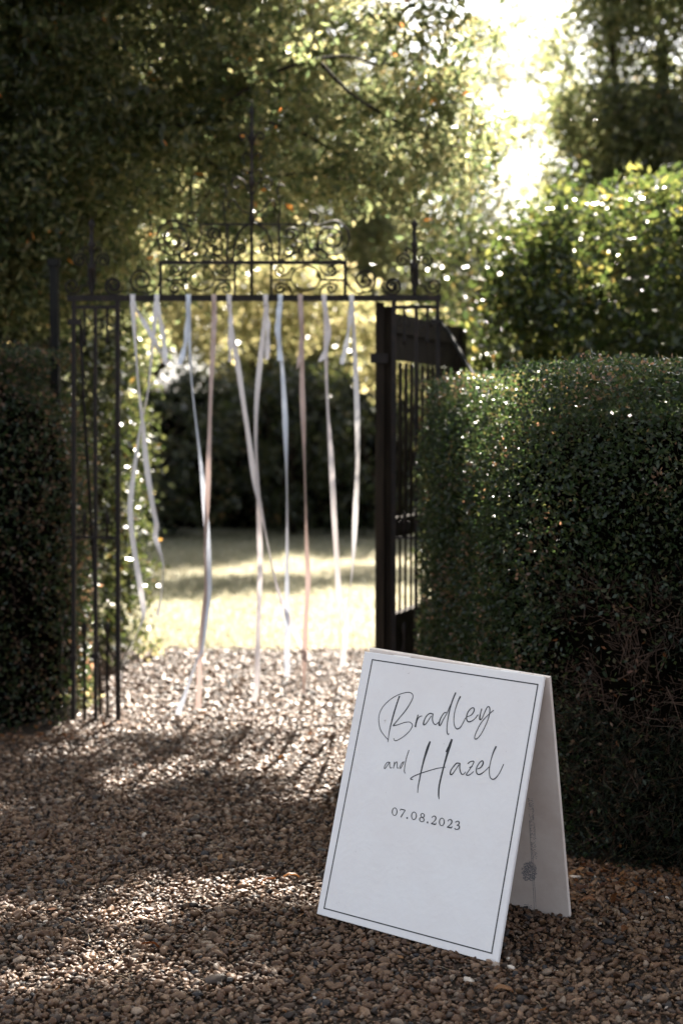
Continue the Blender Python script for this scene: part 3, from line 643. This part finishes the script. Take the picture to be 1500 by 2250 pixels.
def ribbon_strip(name, px, mat, parent, y0, w, tw0, tw1, seed, drift):
    r = random.Random(seed); P = catmull([(x, y, 0) for x, y in px], 8)[:, :2]; n = len(P)
    t = np.linspace(0, 1, n); Y = y0 + drift * t ** 1.4 + .012 * np.sin(t * 7 + seed)
    C = np.array([at(x, y, GY) for x, y in P]); C[:, 1] = Y
    T = np.gradient(C, axis=0); T /= np.linalg.norm(T, axis=1)[:, None]
    X_ = np.cross(T, [0, 1., 0]); X_ /= np.linalg.norm(X_, axis=1)[:, None]; Yv = np.cross(T, X_)
    ph = r.uniform(-1, 1)
    ang = (tw0 + (tw1 - tw0) * t + 0.9 * np.sin(t * (3.5 + 2 * r.random()) * 2 + ph * 2))[:, None]
    wv = (X_ * np.cos(ang) + Yv * np.sin(ang)) * w / 2
    nrm = np.cross(T, wv / (w / 2))
    V = np.stack([C - wv, C + nrm * .0016, C + wv], 1).reshape(-1, 3)
    F = []
    for i in range(n - 1):
        for j in (0, 1): F.append((i * 3 + j, i * 3 + j + 1, i * 3 + j + 4, i * 3 + j + 3))
    o = link(name, mesh_np(name, V, F, M[mat], True), parent); return o
for i, (c, lab, mt, x0, lo, shrt) in enumerate(ribs):
    top = g(x0, 655); rt = empty('ribbon', (top[0], GY, top[2])); tag(rt, lab, 'ribbon', 'ribbons tied along the gateway rail')
    # loop over the rail, gathered at the knot
    prof = [(-.020, -.030), (-.0215, -.004), (-.020, .0165), (-.006, .0195), (.008, .0190), (.0195, .016), (.0205, -.010), (.010, -.034), (-.012, -.036)]
    V = []; 
    for k, (yy, zz) in enumerate(prof):
        wv = (.021, .024, .026, .026, .026, .025, .022, .016, .015)[k] / 2
        for sx in (-1, 0, 1): V.append((top[0] + sx * wv, GY + yy - (.001 if sx == 0 else 0), top[2] + zz))
    F = [(k * 3 + j, k * 3 + j + 1, k * 3 + j + 4, k * 3 + j + 3) for k in range(len(prof) - 1) for j in (0, 1)]
    link('loop', mesh_np('loop', V, F, M[mt], True), rt)
    mb = MB(); mb.tube([(top[0] - .008, GY - .021, top[2] - .036), (top[0], GY - .026, top[2] - .033), (top[0] + .008, GY - .021, top[2] - .036)], [.006, .009, .006], 8); mb.build('knot', M[mt], rt, True)
    lo2 = [(x0, 664)] + lo[1:] if abs(lo[0][0] - x0) < 8 else [(x0, 664)] + lo
    ribbon_strip('long_tail', lo2, mt, rt, GY - .024, .028, random.uniform(-.3, .3), random.uniform(-.9, .9), 10 + i, -.03)
    ribbon_strip('short_tail', [(x0, 665)] + shrt[1:], mt, rt, GY - .031, .028, random.uniform(-.3, .3), random.uniform(-.3, .3), 40 + i, -.05)

# ================================================================ clipped hedges
hr = empty('clipped_hedge', (1.3, 5.6, 0)); tag(hr, 'large clipped hedge behind the sign, with sunlit rounded top and bare twiggy front', 'hedge')
polyR = round_poly([(.36, 7.28), (.60, 5.35), (.90, 4.80), (1.7, 4.55), (3.4, 4.45), (3.4, 7.9), (.56, 7.9), (.56, 7.28)], .38)
HR = 1.765
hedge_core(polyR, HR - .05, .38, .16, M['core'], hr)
X, NN = hedge_surface(polyR, HR, .40, 320000, .15, 5, .03)
yewish = np.clip((X[:, 0] - .66 + .10 * snoise(X, 5, 3)) / .25, 0, 1) * np.clip((1.20 - X[:, 2] + .16 * snoise(X, 7, 4)) / .30, 0, 1)
vis = (X[:, 0] < 2.3) & (X[:, 1] < 7.4)
bare = snoise(X * np.array([1, 1, 1.3]), 5.5, 12) + .6 * snoise(X, 13, 13)
k1 = vis & (rng.random(len(X)) > yewish * np.where(X[:, 2] < 1.15, .90, .74)); k2 = vis & (rng.random(len(X)) < yewish) & (bare > -.75 + .7 * rng.random(len(X)))
leaf_obj('foliage', X[k1], .020, M['hedge'], hr, clump=.5 + .5 * snoise(X[k1], 12, 7), up=NN[k1], upw=.3, aspect=.55)
V, F, rn = leaves(np.repeat(X[k2], 2, 0) + rng.normal(0, .012, (2 * k2.sum(), 3)), .030, .14, np.repeat(NN[k2], 2, 0) + [0, 0, -.2], .8, fold=.1)
link('yew_sprays', mesh_np('yew_sprays', V, F, M['yew'], False, {'rnd': rn}), hr)
k3 = np.where(vis & (yewish > .3) & (rng.random(len(X)) < .07))[0]
stem = X[k3] - NN[k3] * .10; sdir = NN[k3] * .35 + np.array([.1, -.1, .55]) + rng.normal(0, .35, (len(k3), 3)); sdir /= np.linalg.norm(sdir, axis=1)[:, None]
twigs('bare_stems', stem, sdir, .15, .0020, M['twig'], hr, 3)
for q, (f, L2) in enumerate(((.35, .07), (.55, .06), (.75, .05), (.9, .045))):       # forking side shoots along each stem
    twigs('bare_twigs', stem + sdir * (.15 * f), sdir * .5 + unit(len(k3)) * .9, L2, .0010, M['twig'], hr, 30 + q)
V, F, rn = leaves(X[k3][::5] - NN[k3][::5] * .03, .022, .5); link('caught_dead_leaves', mesh_np('caught_dead_leaves', V, F, M['dead'], False, {'rnd': rn * .6}), hr)
X4 = X[(X[:, 0] > 2.3) | (X[:, 1] > 7.4)][::2]
leaf_obj('foliage', X4, .030, M['hedge'], hr, aspect=.55)

hl = empty('clipped_hedge', (-2.6, 7.6, 0)); tag(hl, 'dark clipped hedge with a domed shoulder at the left edge beside the iron side panel', 'hedge')
polyL = round_poly([(-4.2, 6.85), (-1.40, 6.98), (-1.38, 8.6), (-4.2, 8.65)], .8)
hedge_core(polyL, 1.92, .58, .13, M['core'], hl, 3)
X, NN = hedge_surface(polyL, 1.95, .60, 90000, .08, 8, .03)
X = X[X[:, 0] > -3.2]; bare = snoise(X, 5, 15)
km = (bare > -.55) | (rng.random(len(X)) < .35)
leaf_obj('foliage', X[km], .026, M['hedge'], hl, aspect=.5)
twigs('bare_twigs', X[::14], unit(len(X[::14])) * .3, .10, .0013, M['twig'], hl)

# far clipped hedge closing the lawn
hf = empty('clipped_hedge', (0, 21.6, 0)); tag(hf, 'dark hedge closing off the far end of the lawn, seen through the gateway', 'hedge')
polyF = round_poly([(-10, 21.1), (10, 21.1), (10, 22.6), (-10, 22.6)], .3)
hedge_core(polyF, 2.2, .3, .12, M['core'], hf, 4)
X, NN = hedge_surface(polyF, 2.2, .3, 60000, .12, 9, .08)
leaf_obj('foliage', X[X[:, 1] < 22], .06, M['hedge'], hf, aspect=.5)

# ================================================================ trees and shrubs
SUNH = np.array([sd.x, sd.y]) / sd.z      # ground offset per metre of height (towards the sun)
def shadow_xy(P): return P[:, :2] - P[:, 2:3] * SUNH
LITP = [ # sunlit patches of the ground (x, y, rx, ry)
 (-.44, 4.64, .42, .22), (-.10, 4.50, .24, .12), (-.66, 4.30, .26, .11), (-.68, 3.92, .30, .15), (-.26, 3.80, .20, .10), (-1.08, 4.42, .22, .13), (-.92, 6.05, .18, .28), (-.75, 6.35, .16, .12), (-.10, 6.60, .40, .46),
 (-.38, 6.3, .18, .16), (-.62, 5.35, .10, .10), (-.30, 5.12, .10, .09), (-1.2, 6.6, .22, .12), (-.2, 5.75, .13, .11), (.0, 5.95, .18, .20), (-1.35, 5.6, .14, .14), (-.95, 5.0, .10, .10), (-.95, 3.68, .18, .08)]
def shade_ok(P, pad=.0):
    """clump centres whose shadow would fall on ground that is sunlit in the place are dropped (gaps in the canopy)"""
    s = shadow_xy(P); ok = np.ones(len(P), bool)
    for x, y, a, b in LITP: ok &= ((s[:, 0] - x) / (a + pad)) ** 2 + ((s[:, 1] - y) / (b + pad)) ** 2 > 1
    ok &= ~((s[:, 0] > -1.75) & (s[:, 0] < 1.4) & (s[:, 1] > 6.95 + .12 * np.sin(s[:, 0] * 7)) & (s[:, 1] < 13.9))
    return ok
def limb(mb_, pts, r0, r1, k=7, sides=7, wob=.0):
    P = catmull(pts, k); 
    if wob: P = P + np.column_stack([snoise(P, 4, 1), snoise(P, 4, 2), snoise(P, 4, 3)]) * wob
    mb_.tube(P, np.linspace(r0, r1, len(P)), sides); return P
def tree(name, label, cat, base, trunk, limbs, groups, leaf, mat, group=None, trunk_r=.2, twig_n=300, seed=1, aspect=.42, core=None):
    """trunk: points, limbs: list of (points, r0, r1); groups: list of (clump centres, clump radius, leaves per clump)"""
    t = empty(name, (base[0], base[1], 0)); tag(t, label, cat, group)
    mb_ = MB(); P = limb(mb_, trunk, trunk_r, trunk_r * .55, sides=9); mb_.build('trunk', M['bark'], t, True)
    allP = [P]
    for pts, r0, r1 in limbs:
        mb_ = MB(); allP.append(limb(mb_, pts, r0, r1, wob=.03)); mb_.build('limb', M['bark'], t, True)
    cen = []; rad = []; per = []
    pts_all = []; cl = []; r = np.random.default_rng(seed)
    for c, rd, pr in groups:
        if len(c) == 0: continue
        pts_all.append(clumps(c, np.full(len(c), rd) * r.uniform(.7, 1.25, len(c)), pr, r=r)); cl.append(np.repeat(r.random(len(c)), pr)); cen.append(c)
    cen = np.vstack(cen); J = np.vstack(allP)
    sel = cen[r.permutation(len(cen))[:twig_n]]; mb_ = MB()
    for c in sel:
        d = np.linalg.norm(J - c, axis=1); j = J[np.argmin(d)]; L_ = d.min()
        if name == 'weed' or L_ < .1 or L_ > .75: continue
        mid = (j + c) / 2 + np.array([0, 0, .12 * L_]) + r.normal(0, .06 * L_, 3)
        mb_.tube(catmull([j, mid, c], 3), np.linspace(.004 + .003 * L_, .002, 7), 4)
    if mb_.n: tag(mb_.build('twigs', M['bark'], t), kind='stuff')
    C = np.vstack(pts_all)
    leaf_obj('crown', C, leaf, mat, t, clump=np.concatenate(cl), aspect=aspect, r=r)
    return t
def ppt(x, y, Y): return at(x, y, Y)
def box_pts(n, x0, x1, y0, y1, z0, z1, r=rng): return np.column_stack([r.uniform(x0, x1, n), r.uniform(y0, y1, n), r.uniform(z0, z1, n)])
def project(P):
    x = P[:, 0]; yv = P[:, 1]; zv = P[:, 2] - CAMH; d = yv * CP - zv * SP; u = yv * SP + zv * CP
    return 750 + FPX * x / d, 1125 - FPX * u / d

# ---- the big evergreen oak on the left: its limbs reach over the gateway
c = np.vstack([box_pts(3600, -3.6, 1.3, 8.1, 12.4, 2.2, 5.2), box_pts(4600, -2.9, 1.3, 8.0, 9.7, 2.2, 4.7)])
NO = 5000; sx = rng.uniform(-2.7, .95, NO); sy = rng.uniform(1.8, 6.9, NO); sz = rng.uniform(4.3, 6.4, NO)
over = np.column_stack([sx + SUNH[0] * sz, sy + SUNH[1] * sz, sz])      # high canopy that dapples the path
c = np.vstack([c, over]); high = np.arange(len(c)) >= len(c) - len(over)
px, py = project(c)
lo_edge = np.interp(px, [-300, 0, 150, 300, 420, 560, 700, 900, 1000, 1080, 1150], [760, 740, 700, 690, 640, 600, 570, 570, 480, 380, 200])
dens = np.interp(px, [-200, 250, 450, 600, 800, 950, 1070, 1150, 1300], [1, 1, .84, .55, .46, .46, .48, .22, .0]) * np.where((px > 880) & (py < 150), .75, 1)
gap = snoise(c, 3.2, 31)
keep = (py < lo_edge + 30 * snoise(c, 6, 33)) & (rng.random(len(c)) < dens * (.80 + .5 * gap))
gxy = shadow_xy(c); keep = np.where(high, (py < -60) & (rng.random(len(c)) < np.where(gxy[:, 1] < 5.3, .95, np.interp(gxy[:, 0], [-.9, -.3], [.92, .15]))), keep)
thin = (px > 430) & (py > -60) & (c[:, 1] > 9.5) & ~high; keep &= ~(thin & (rng.random(len(c)) < .85)) & ((c[:, 1] > np.where(px > 250, 8.25, 0)) | (rng.random(len(c)) < .45))
keep &= shade_ok(c, .06) & ~((px > 1150) & (py > -60))
def clear_over(P, z, x0, x1, y0, y1):
    q = P[:, :2] - (P[:, 2:3] - z) * SUNH; return ~((q[:, 0] > x0) & (q[:, 0] < x1) & (q[:, 1] > y0) & (q[:, 1] < y1))
keep &= clear_over(c, 1.75, .35, 1.15, 5.5, 7.3) & clear_over(c, 2.5, .95, 2.0, 8.2, 9.4)
oakc = c[keep]
la = np.array([(560, 190), (640, 150), (740, 131), (830, 150), (700, 145), (770, 210), (860, 265), (960, 315), (1040, 335), (480, 262), (560, 268), (660, 290), (760, 345), (450, 350), (560, 385), (700, 380), (800, 400), (880, 430), (1000, 110), (1040, 60), (980, 200), (1080, 300), (930, 150), (300, 292), (380, 285), (240, 300), (400, 320)])
lp_ = np.repeat(la, 15, 0) + rng.normal(0, 36, (len(la) * 15, 2)); limb_sprays = np.array([at(x, y, 8.42 + d) for (x, y), d in zip(lp_, rng.normal(.05, .14, len(lp_)))])
limb_sprays = limb_sprays[shade_ok(limb_sprays)]
ok2 = box_pts(1500, -5.2, -1.5, 9.5, 13.5, 1.7, 6.5); q = project(ok2); ok2 = ok2[shade_ok(ok2) & (q[0] < 330) & (q[1] < 800)]
ok4 = box_pts(900, -4.5, 3.2, -1.5, 7.6, 5.2, 7.4); ok4 = ok4[(shadow_xy(ok4)[:, 1] < 2.6) & (project(ok4)[1] < -150)]  # unseen crown overhead, added to cut sky light on the gravel
tree('evergreen_oak', 'big dark evergreen oak whose limbs reach over the gateway from the left', 'tree', (-3.1, 10.2),
     [(-3.1, 10.2, -.1), (-3.05, 10.2, 1.2), (-2.9, 10.1, 2.4), (-2.8, 10.0, 3.6), (-2.9, 10.2, 5.4)],
     [([ppt(40, 420, 9.20), ppt(150, 330, 8.60), ppt(300, 292, 8.45), ppt(440, 270, 8.45), ppt(520, 215, 8.45), ppt(610, 160, 8.45), ppt(740, 131, 8.45), ppt(830, 150, 8.45)], .021, .007),
      ([ppt(700, 145, 8.45), ppt(770, 210, 8.45), ppt(860, 265, 8.45), ppt(960, 315, 8.45), ppt(1060, 335, 8.45)], .012, .005),
      ([ppt(430, 270, 8.45), ppt(560, 265, 8.45), ppt(660, 290, 8.45), ppt(760, 345, 8.45), ppt(850, 370, 8.45)], .013, .005),
      ([ppt(350, 290, 8.45), ppt(450, 350, 8.45), ppt(540, 390, 8.45), ppt(700, 380, 8.45), ppt(880, 430, 8.45)], .012, .004),
      ([(-2.9, 10.1, 4.2), (-2.0, 10.2, 5.2), (-.8, 10.4, 5.8), (.4, 10.8, 6.2)], .10, .03), ([(-2.9, 10.1, 3.2), (-3.6, 9.6, 4.0), (-4.4, 9.2, 4.8)], .08, .03)],
     [(oakc, .20, 60), (ok2, .26, 60), (ok4, .42, 46), (limb_sprays, .11, 15)], .055, M['oak'], twig_n=420, trunk_r=.20, seed=3)

# ---- shrubs right of the gateway
def shrub_shell(n, ells, r, seed):
    rr = np.random.default_rng(seed); out = []
    for c_, a_ in ells:
        k = int(n * a_[0] * a_[2]); out.append(in_ell(k, c_, a_, rr, .35))
    return np.vstack(out)
def trim(P, f): px_, py_ = project(P); return P[f(px_, py_)]
s1 = shrub_shell(420, [((1.75, 9.0, 2.35), (.82, .65, .85)), ((2.6, 9.2, 2.5), (1.0, .8, 1.1)), ((1.22, 8.7, 1.9), (.5, .45, .75)), ((1.5, 8.6, 1.0), (.6, .5, .9)), ((2.6, 8.8, 1.2), (1.0, .6, 1.0))], rng, 51)
s1 = trim(s1, lambda x, y: (x > 1025 + 25 * np.sin(y / 40)) & (y > np.interp(x, [1020, 1080, 1150, 1230, 1300, 1500], [600, 540, 490, 430, 420, 400]) + 26 * np.sin(x / 17) + 18 * np.sin(x / 7)))
spray = s1[rng.random(len(s1)) < .25] + np.array([-.04, -.05, .17]) * rng.random((1, 1)) ; spray = spray + rng.normal(0, .10, spray.shape); spray = trim(spray, lambda x, y: x > 1015)
tree('camellia_shrub', 'glossy leaved rounded shrub just above the right hedge, sparkling in the sun', 'shrub', (1.9, 9.0), [(1.9, 9.1, 0), (1.9, 9.1, .8), (1.85, 9.05, 1.7)],
     [([(1.9, 9.1, .6), (1.6, 8.9, 1.4), (1.4, 8.8, 2.1)], .04, .012), ([(1.9, 9.1, .8), (2.4, 9.1, 1.6), (2.7, 9.1, 2.5)], .04, .012)],
     [(s1, .17, 44), (spray, .09, 14)], .058, M['laurel'], twig_n=160, trunk_r=.06, seed=5, aspect=.5)
s2 = shrub_shell(370, [((2.65, 13.0, 4.7), (.95, .5, 1.3)), ((3.4, 13.2, 4.9), (1.2, .5, 1.6)), ((2.45, 12.8, 3.7), (.75, .5, 1.0)), ((3.3, 12.9, 3.2), (1.2, .8, 1.5)), ((2.4, 12.7, 2.6), (.75, .6, 1.0)), ((2.9, 13.3, 5.9), (.8, .8, .7))], rng, 52)
s2 = trim(s2, lambda x, y: (x > np.interp(y, [-300, 0, 120, 250, 420, 700], [1260, 1225, 1235, 1215, 1215, 1170]) + 20 * np.sin(y / 23) + 14 * np.sin(y / 9 + 1)))
tree('bay_tree', 'tall dense evergreen tree at the top right corner behind the rounded shrub', 'tree', (3.0, 13.2), [(3.0, 13.2, 0), (3.0, 13.2, 1.7), (2.95, 13.1, 3.4), (2.9, 13.1, 5.0)],
     [([(3.0, 13.2, 2.6), (2.75, 13.0, 3.6), (2.45, 12.8, 4.5), (2.4, 12.8, 5.4)], .06, .015), ([(3.0, 13.2, 3.0), (3.4, 13.1, 4.1), (3.7, 13.0, 5.4)], .06, .015)],
     [(s2, .20, 40)], .06, M['bay'], twig_n=200, trunk_r=.10, seed=6, aspect=.45)

s6 = in_ell(130, (.98, 11.3, 2.2), (.36, .5, 1.05), rng, .2); s6 = np.vstack([s6, in_ell(60, (1.0, 11.3, .9), (.4, .5, .9), rng)])
tree('yew_bush', 'narrow dark green bush behind the open timber gate, left of the glossy shrub', 'shrub', (1.0, 11.4), [(1.0, 11.4, 0), (1.0, 11.4, 1.0), (.98, 11.35, 2.2)],
     [([(1.0, 11.4, .6), (.8, 11.2, 1.4), (.75, 11.2, 2.2)], .03, .01)], [(s6, .20, 50)], .06, M['ivy'], twig_n=50, trunk_r=.05, seed=15, aspect=.45)
# ---- leafy return hedge beyond the left iron panel
s3 = box_pts(900, -3.0, -1.28, 8.7, 10.4, .05, 2.15)
s3 = s3[rng.random(len(s3)) < 1.0]; s3[:, 0] -= np.maximum(0, s3[:, 2] - 1.5) * .25 * rng.random(len(s3))
px, py = project(s3); s3 = s3[px < 318 + 12 * np.sin(py / 37)]
tree('ivy_clad_shrub', 'loose ivy-leaved shrub seen through the left iron panel, catching sun on its edge', 'shrub', (-2.0, 9.5), [(-2.0, 9.5, 0), (-2.0, 9.5, .8), (-1.95, 9.5, 1.7)],
     [([(-2, 9.5, .4), (-1.6, 9.2, 1.0), (-1.4, 9.0, 1.7)], .03, .01)], [(s3, .16, 34)], .05, M['ivy'], twig_n=120, trunk_r=.05, seed=7, aspect=.6)

# ---- young tree whose low branches glow beyond the lawn's edge
s4 = np.vstack([in_ell(190, (-1.35, 16.8, 3.05), (1.15, .9, .75), rng), in_ell(60, (-.25, 16.9, 2.9), (.75, .7, .55), rng), in_ell(70, (.8, 17.2, 2.5), (.7, .7, .6), rng)])
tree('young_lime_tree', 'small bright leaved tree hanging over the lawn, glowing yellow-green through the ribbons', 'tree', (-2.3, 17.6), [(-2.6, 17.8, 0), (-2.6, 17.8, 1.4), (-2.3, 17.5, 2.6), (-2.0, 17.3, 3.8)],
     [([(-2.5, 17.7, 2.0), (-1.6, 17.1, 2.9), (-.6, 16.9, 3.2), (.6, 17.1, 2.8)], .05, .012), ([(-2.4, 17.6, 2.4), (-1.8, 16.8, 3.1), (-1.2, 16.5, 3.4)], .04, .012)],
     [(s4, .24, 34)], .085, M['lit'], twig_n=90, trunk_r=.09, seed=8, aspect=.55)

# ---- tall trees behind the far hedge
far = [(-7.6, 24.5, 9.5, 3.0, 'broad dark tree behind the far hedge at the extreme left', 0), (-4.2, 24.2, 9.6, 2.4, 'dense tree behind the far hedge, left of the iron spire', 0), (-1.3, 24.6, 8.8, 2.1, 'dense tree behind the far hedge in line with the middle of the gateway', 0),
       (-.9, 28.5, 12.5, 2.4, 'tallest tree far behind the gateway, its top fading into the oak branches', 0), (1.25, 25.2, 6.9, 1.6, 'lower rounded tree behind the far hedge, right of the ribbons', 1), (3.25, 27.5, 9.6, 2.0, 'low hazy tree at the far right behind the rounded shrub', 1), (7.2, 26.0, 8.0, 3.0, 'tall tree far behind the bay tree at the right edge', 0)]
for i, (x, y, h_, w_, lab, k) in enumerate(far):
    r = np.random.default_rng(70 + i)
    nc = int(150 * w_ * (h_ - 1.6) / 4.5); cc = in_ell(nc, (x, y, (h_ + 1.4) / 2 + .2), (w_, 1.6, (h_ - 1.2) / 2), r, .25)
    cc[:, 0] += .4 * snoise(cc, 1.3, 80 + i)
    if k == 1: cc = cc[(r.random(len(cc)) < np.interp(cc[:, 2], [3.5, 6.5], [1, .50]))]
    if k == 0 and x > -3 and h_ < 12:
        q = project(cc); cc = cc[(q[1] > np.interp(q[0], [500, 640, 760, 820], [-200, 60, 330, 420]))]
    tree('background_tree', lab, 'tree', (x, y), [(x, y, 0), (x + .1, y, 1.8), (x, y, h_ * .45), (x - .1, y, h_ * .75)],
         [([(x, y, 2), (x + s_ * w_ * .3, y, h_ * .45), (x + s_ * w_ * .55, y - .3, h_ * .62)], .08 if k == 0 else .03, .015) for s_ in (-1, 1)],
         [(cc, .50, 64)], .13, M['far'], 'tall trees behind the far hedge', twig_n=50, trunk_r=.2 if k == 0 else .05, seed=90 + i, aspect=.5)

for i, (x, y, h_, w_, lab) in enumerate(((-2.6, 19.7, 2.9, 1.2, 'dark bush at the far left end of the lawn, below the bright young tree'), (-.7, 20.3, 2.5, .9, 'dark bush before the far hedge, in line with the middle ribbons'), (.6, 19.8, 2.9, .9, 'leafy bush before the far hedge just left of the timber gate'))):
    r = np.random.default_rng(170 + i); cc = in_ell(int(110 * w_), (x, y, h_ * .52), (w_ * 1.1, .7, h_ * .56), r, .2)
    tree('garden_bush', lab, 'bush', (x, y), [(x, y, 0), (x, y, h_ * .3), (x, y, h_ * .6)], [([(x, y, .3), (x + s_ * .3, y, h_ * .5), (x + s_ * .5 * w_, y, h_ * .8)], .03, .01) for s_ in (-1, 1)],
         [(cc, .26, 50)], .09, M['ivy'], 'bushes along the far hedge', twig_n=30, trunk_r=.05, seed=190 + i, aspect=.5)
# understorey between hedge tops and crowns on the left (dark)
s5 = box_pts(420, -6.5, -1.9, 12.5, 15, .2, 4.4); q = project(s5); s5 = s5[(q[0] < 330)]
tree('holly_thicket', 'dark holly bush filling the gap behind the left hedge and post', 'shrub', (-3.6, 13.6), [(-3.6, 13.6, 0), (-3.6, 13.6, 1.5), (-3.5, 13.6, 3)], [([(-3.6, 13.6, 1), (-3, 13.4, 2), (-2.6, 13.2, 3.1)], .04, .015)],
     [(s5, .34, 56)], .075, M['far'], twig_n=80, trunk_r=.07, seed=12, aspect=.5)

# ================================================================ litter
def litter(name, P, size, mat, **kw):
    V, F, rn = leaves(P, size, aspect=.5, r=rng, **kw); V[:, 2] = np.abs(V[:, 2] - .014) * .55 + .016
    return tag(link(name, mesh_np(name, V, F, mat, False, {'rnd': rn})), kind='stuff')
lp = np.vstack([np.column_stack([rng.uniform(.70, 2.0, 520), 4.68 + rng.normal(0, .13, 520), np.full(520, .022)]),
                np.column_stack([rng.uniform(-2.6, -1.3, 160), 6.9 + rng.normal(0, .12, 160), np.full(160, .02)]),
                np.column_stack([rng.uniform(-2.2, 1.6, 130), rng.uniform(3.4, 7.5, 130), np.full(130, .022)])])
litter('leaf_litter', lp, .034, M['dead'])['label'] = 'scattered brown leaf litter along the foot of the hedges'
n_ = 420; sp = np.column_stack([rng.uniform(-1.7, 1.5, n_), rng.uniform(3.4, 6.2, n_), rng.uniform(.018, .028, n_)]); dv = unit(n_) * [1, 1, .12]; dv /= np.linalg.norm(dv, axis=1)[:, None]
tag(twigs('dry_straw', sp, dv * 2.2, .05, .0008, M['dead_stem'], None), 'dry straws and twiglets scattered over the gravel', None, None, 'stuff')
def dead_leaf_mesh(seed):
    r = np.random.default_rng(seed); L_ = .055; n = 7; V = []; 
    for i in range(n):
        t = i / (n - 1); w_ = .011 * math.sin(math.pi * min(1, t * .92 + .06)) ** .8; z = .010 * math.sin(t * 3.1) + .004 * r.random()
        for s_ in (-1, 0, 1): V.append((t * L_ - L_ / 2, s_ * w_, z + (.006 if s_ else 0)))
    F = [(i * 3 + j, i * 3 + j + 1, i * 3 + j + 4, i * 3 + j + 3) for i in range(n - 1) for j in (0, 1)]
    return mesh_np('fallen_leaf', V, F, M['dead'], True, {'rnd': np.full(len(V), r.random())})
fl = [(668, 2030, 'reddish fallen leaf on the gravel beside the left foot of the sign', .1), (590, 1955, 'brown fallen leaf lying in the shade left of the sign', .3), (640, 1945, 'tan curled leaf on the gravel close to the sign', .9),
      (1352, 1995, 'upright brown leaf at the foot of the right hedge', .4), (1290, 2000, 'brown leaf on the gravel just right of the rear panel', .5), (1370, 2065, 'wide brown leaf on dark gravel right of the sign', .3),
      (330, 2100, 'small red leaf in the left foreground gravel', .05), (1105, 2200, 'small tan leaf on the gravel below the sign', .7)]
for i, (x, y, lab, t) in enumerate(fl):
    p = ground(x, y); me = dead_leaf_mesh(i); me.attributes['rnd'].data.foreach_set('value', np.full(len(me.vertices), t, dtype=np.float32))
    o = link('fallen_leaf', me); o.location = (p[0], p[1], .024); o.rotation_euler = (random.uniform(-.4, .4), random.uniform(-.3, .3) if i != 3 else 1.2, random.uniform(0, 6))
    tag(o, lab, 'leaf', 'fallen leaves on the gravel')
# low weeds by the foot of the left panel
for i, (x, y, lab) in enumerate(((182, 1560, 'low green weed inside the foot of the left iron panel'), (120, 1560, 'low weed at the foot of the left hedge'), (335, 1452, 'tuft of leaves at the left edge where gravel meets lawn'))):
    p = ground(x, y); r = np.random.default_rng(200 + i); t = empty('weed', (p[0], p[1], 0)); tag(t, lab, 'plant', 'low weeds along the path')
    d = r.random((46, 3)) * [.16, .12, .12] - [.08, .06, -.01]
    leaf_obj('leaves', p * [1, 1, 0] + d, .04, M['lit'], t, up=np.array([0, 0, 1.]), upw=1, r=r)
    mb = MB(); [mb.tube([(p[0], p[1], 0), (p[0] + q[0] * .5, p[1] + q[1] * .5, q[2] * .6), (p[0] + q[0], p[1] + q[1], q[2])], .0015, 3) for q in d[:8]]; mb.build('stems', M['bark'], t)
print('gravel stones', len(GP))
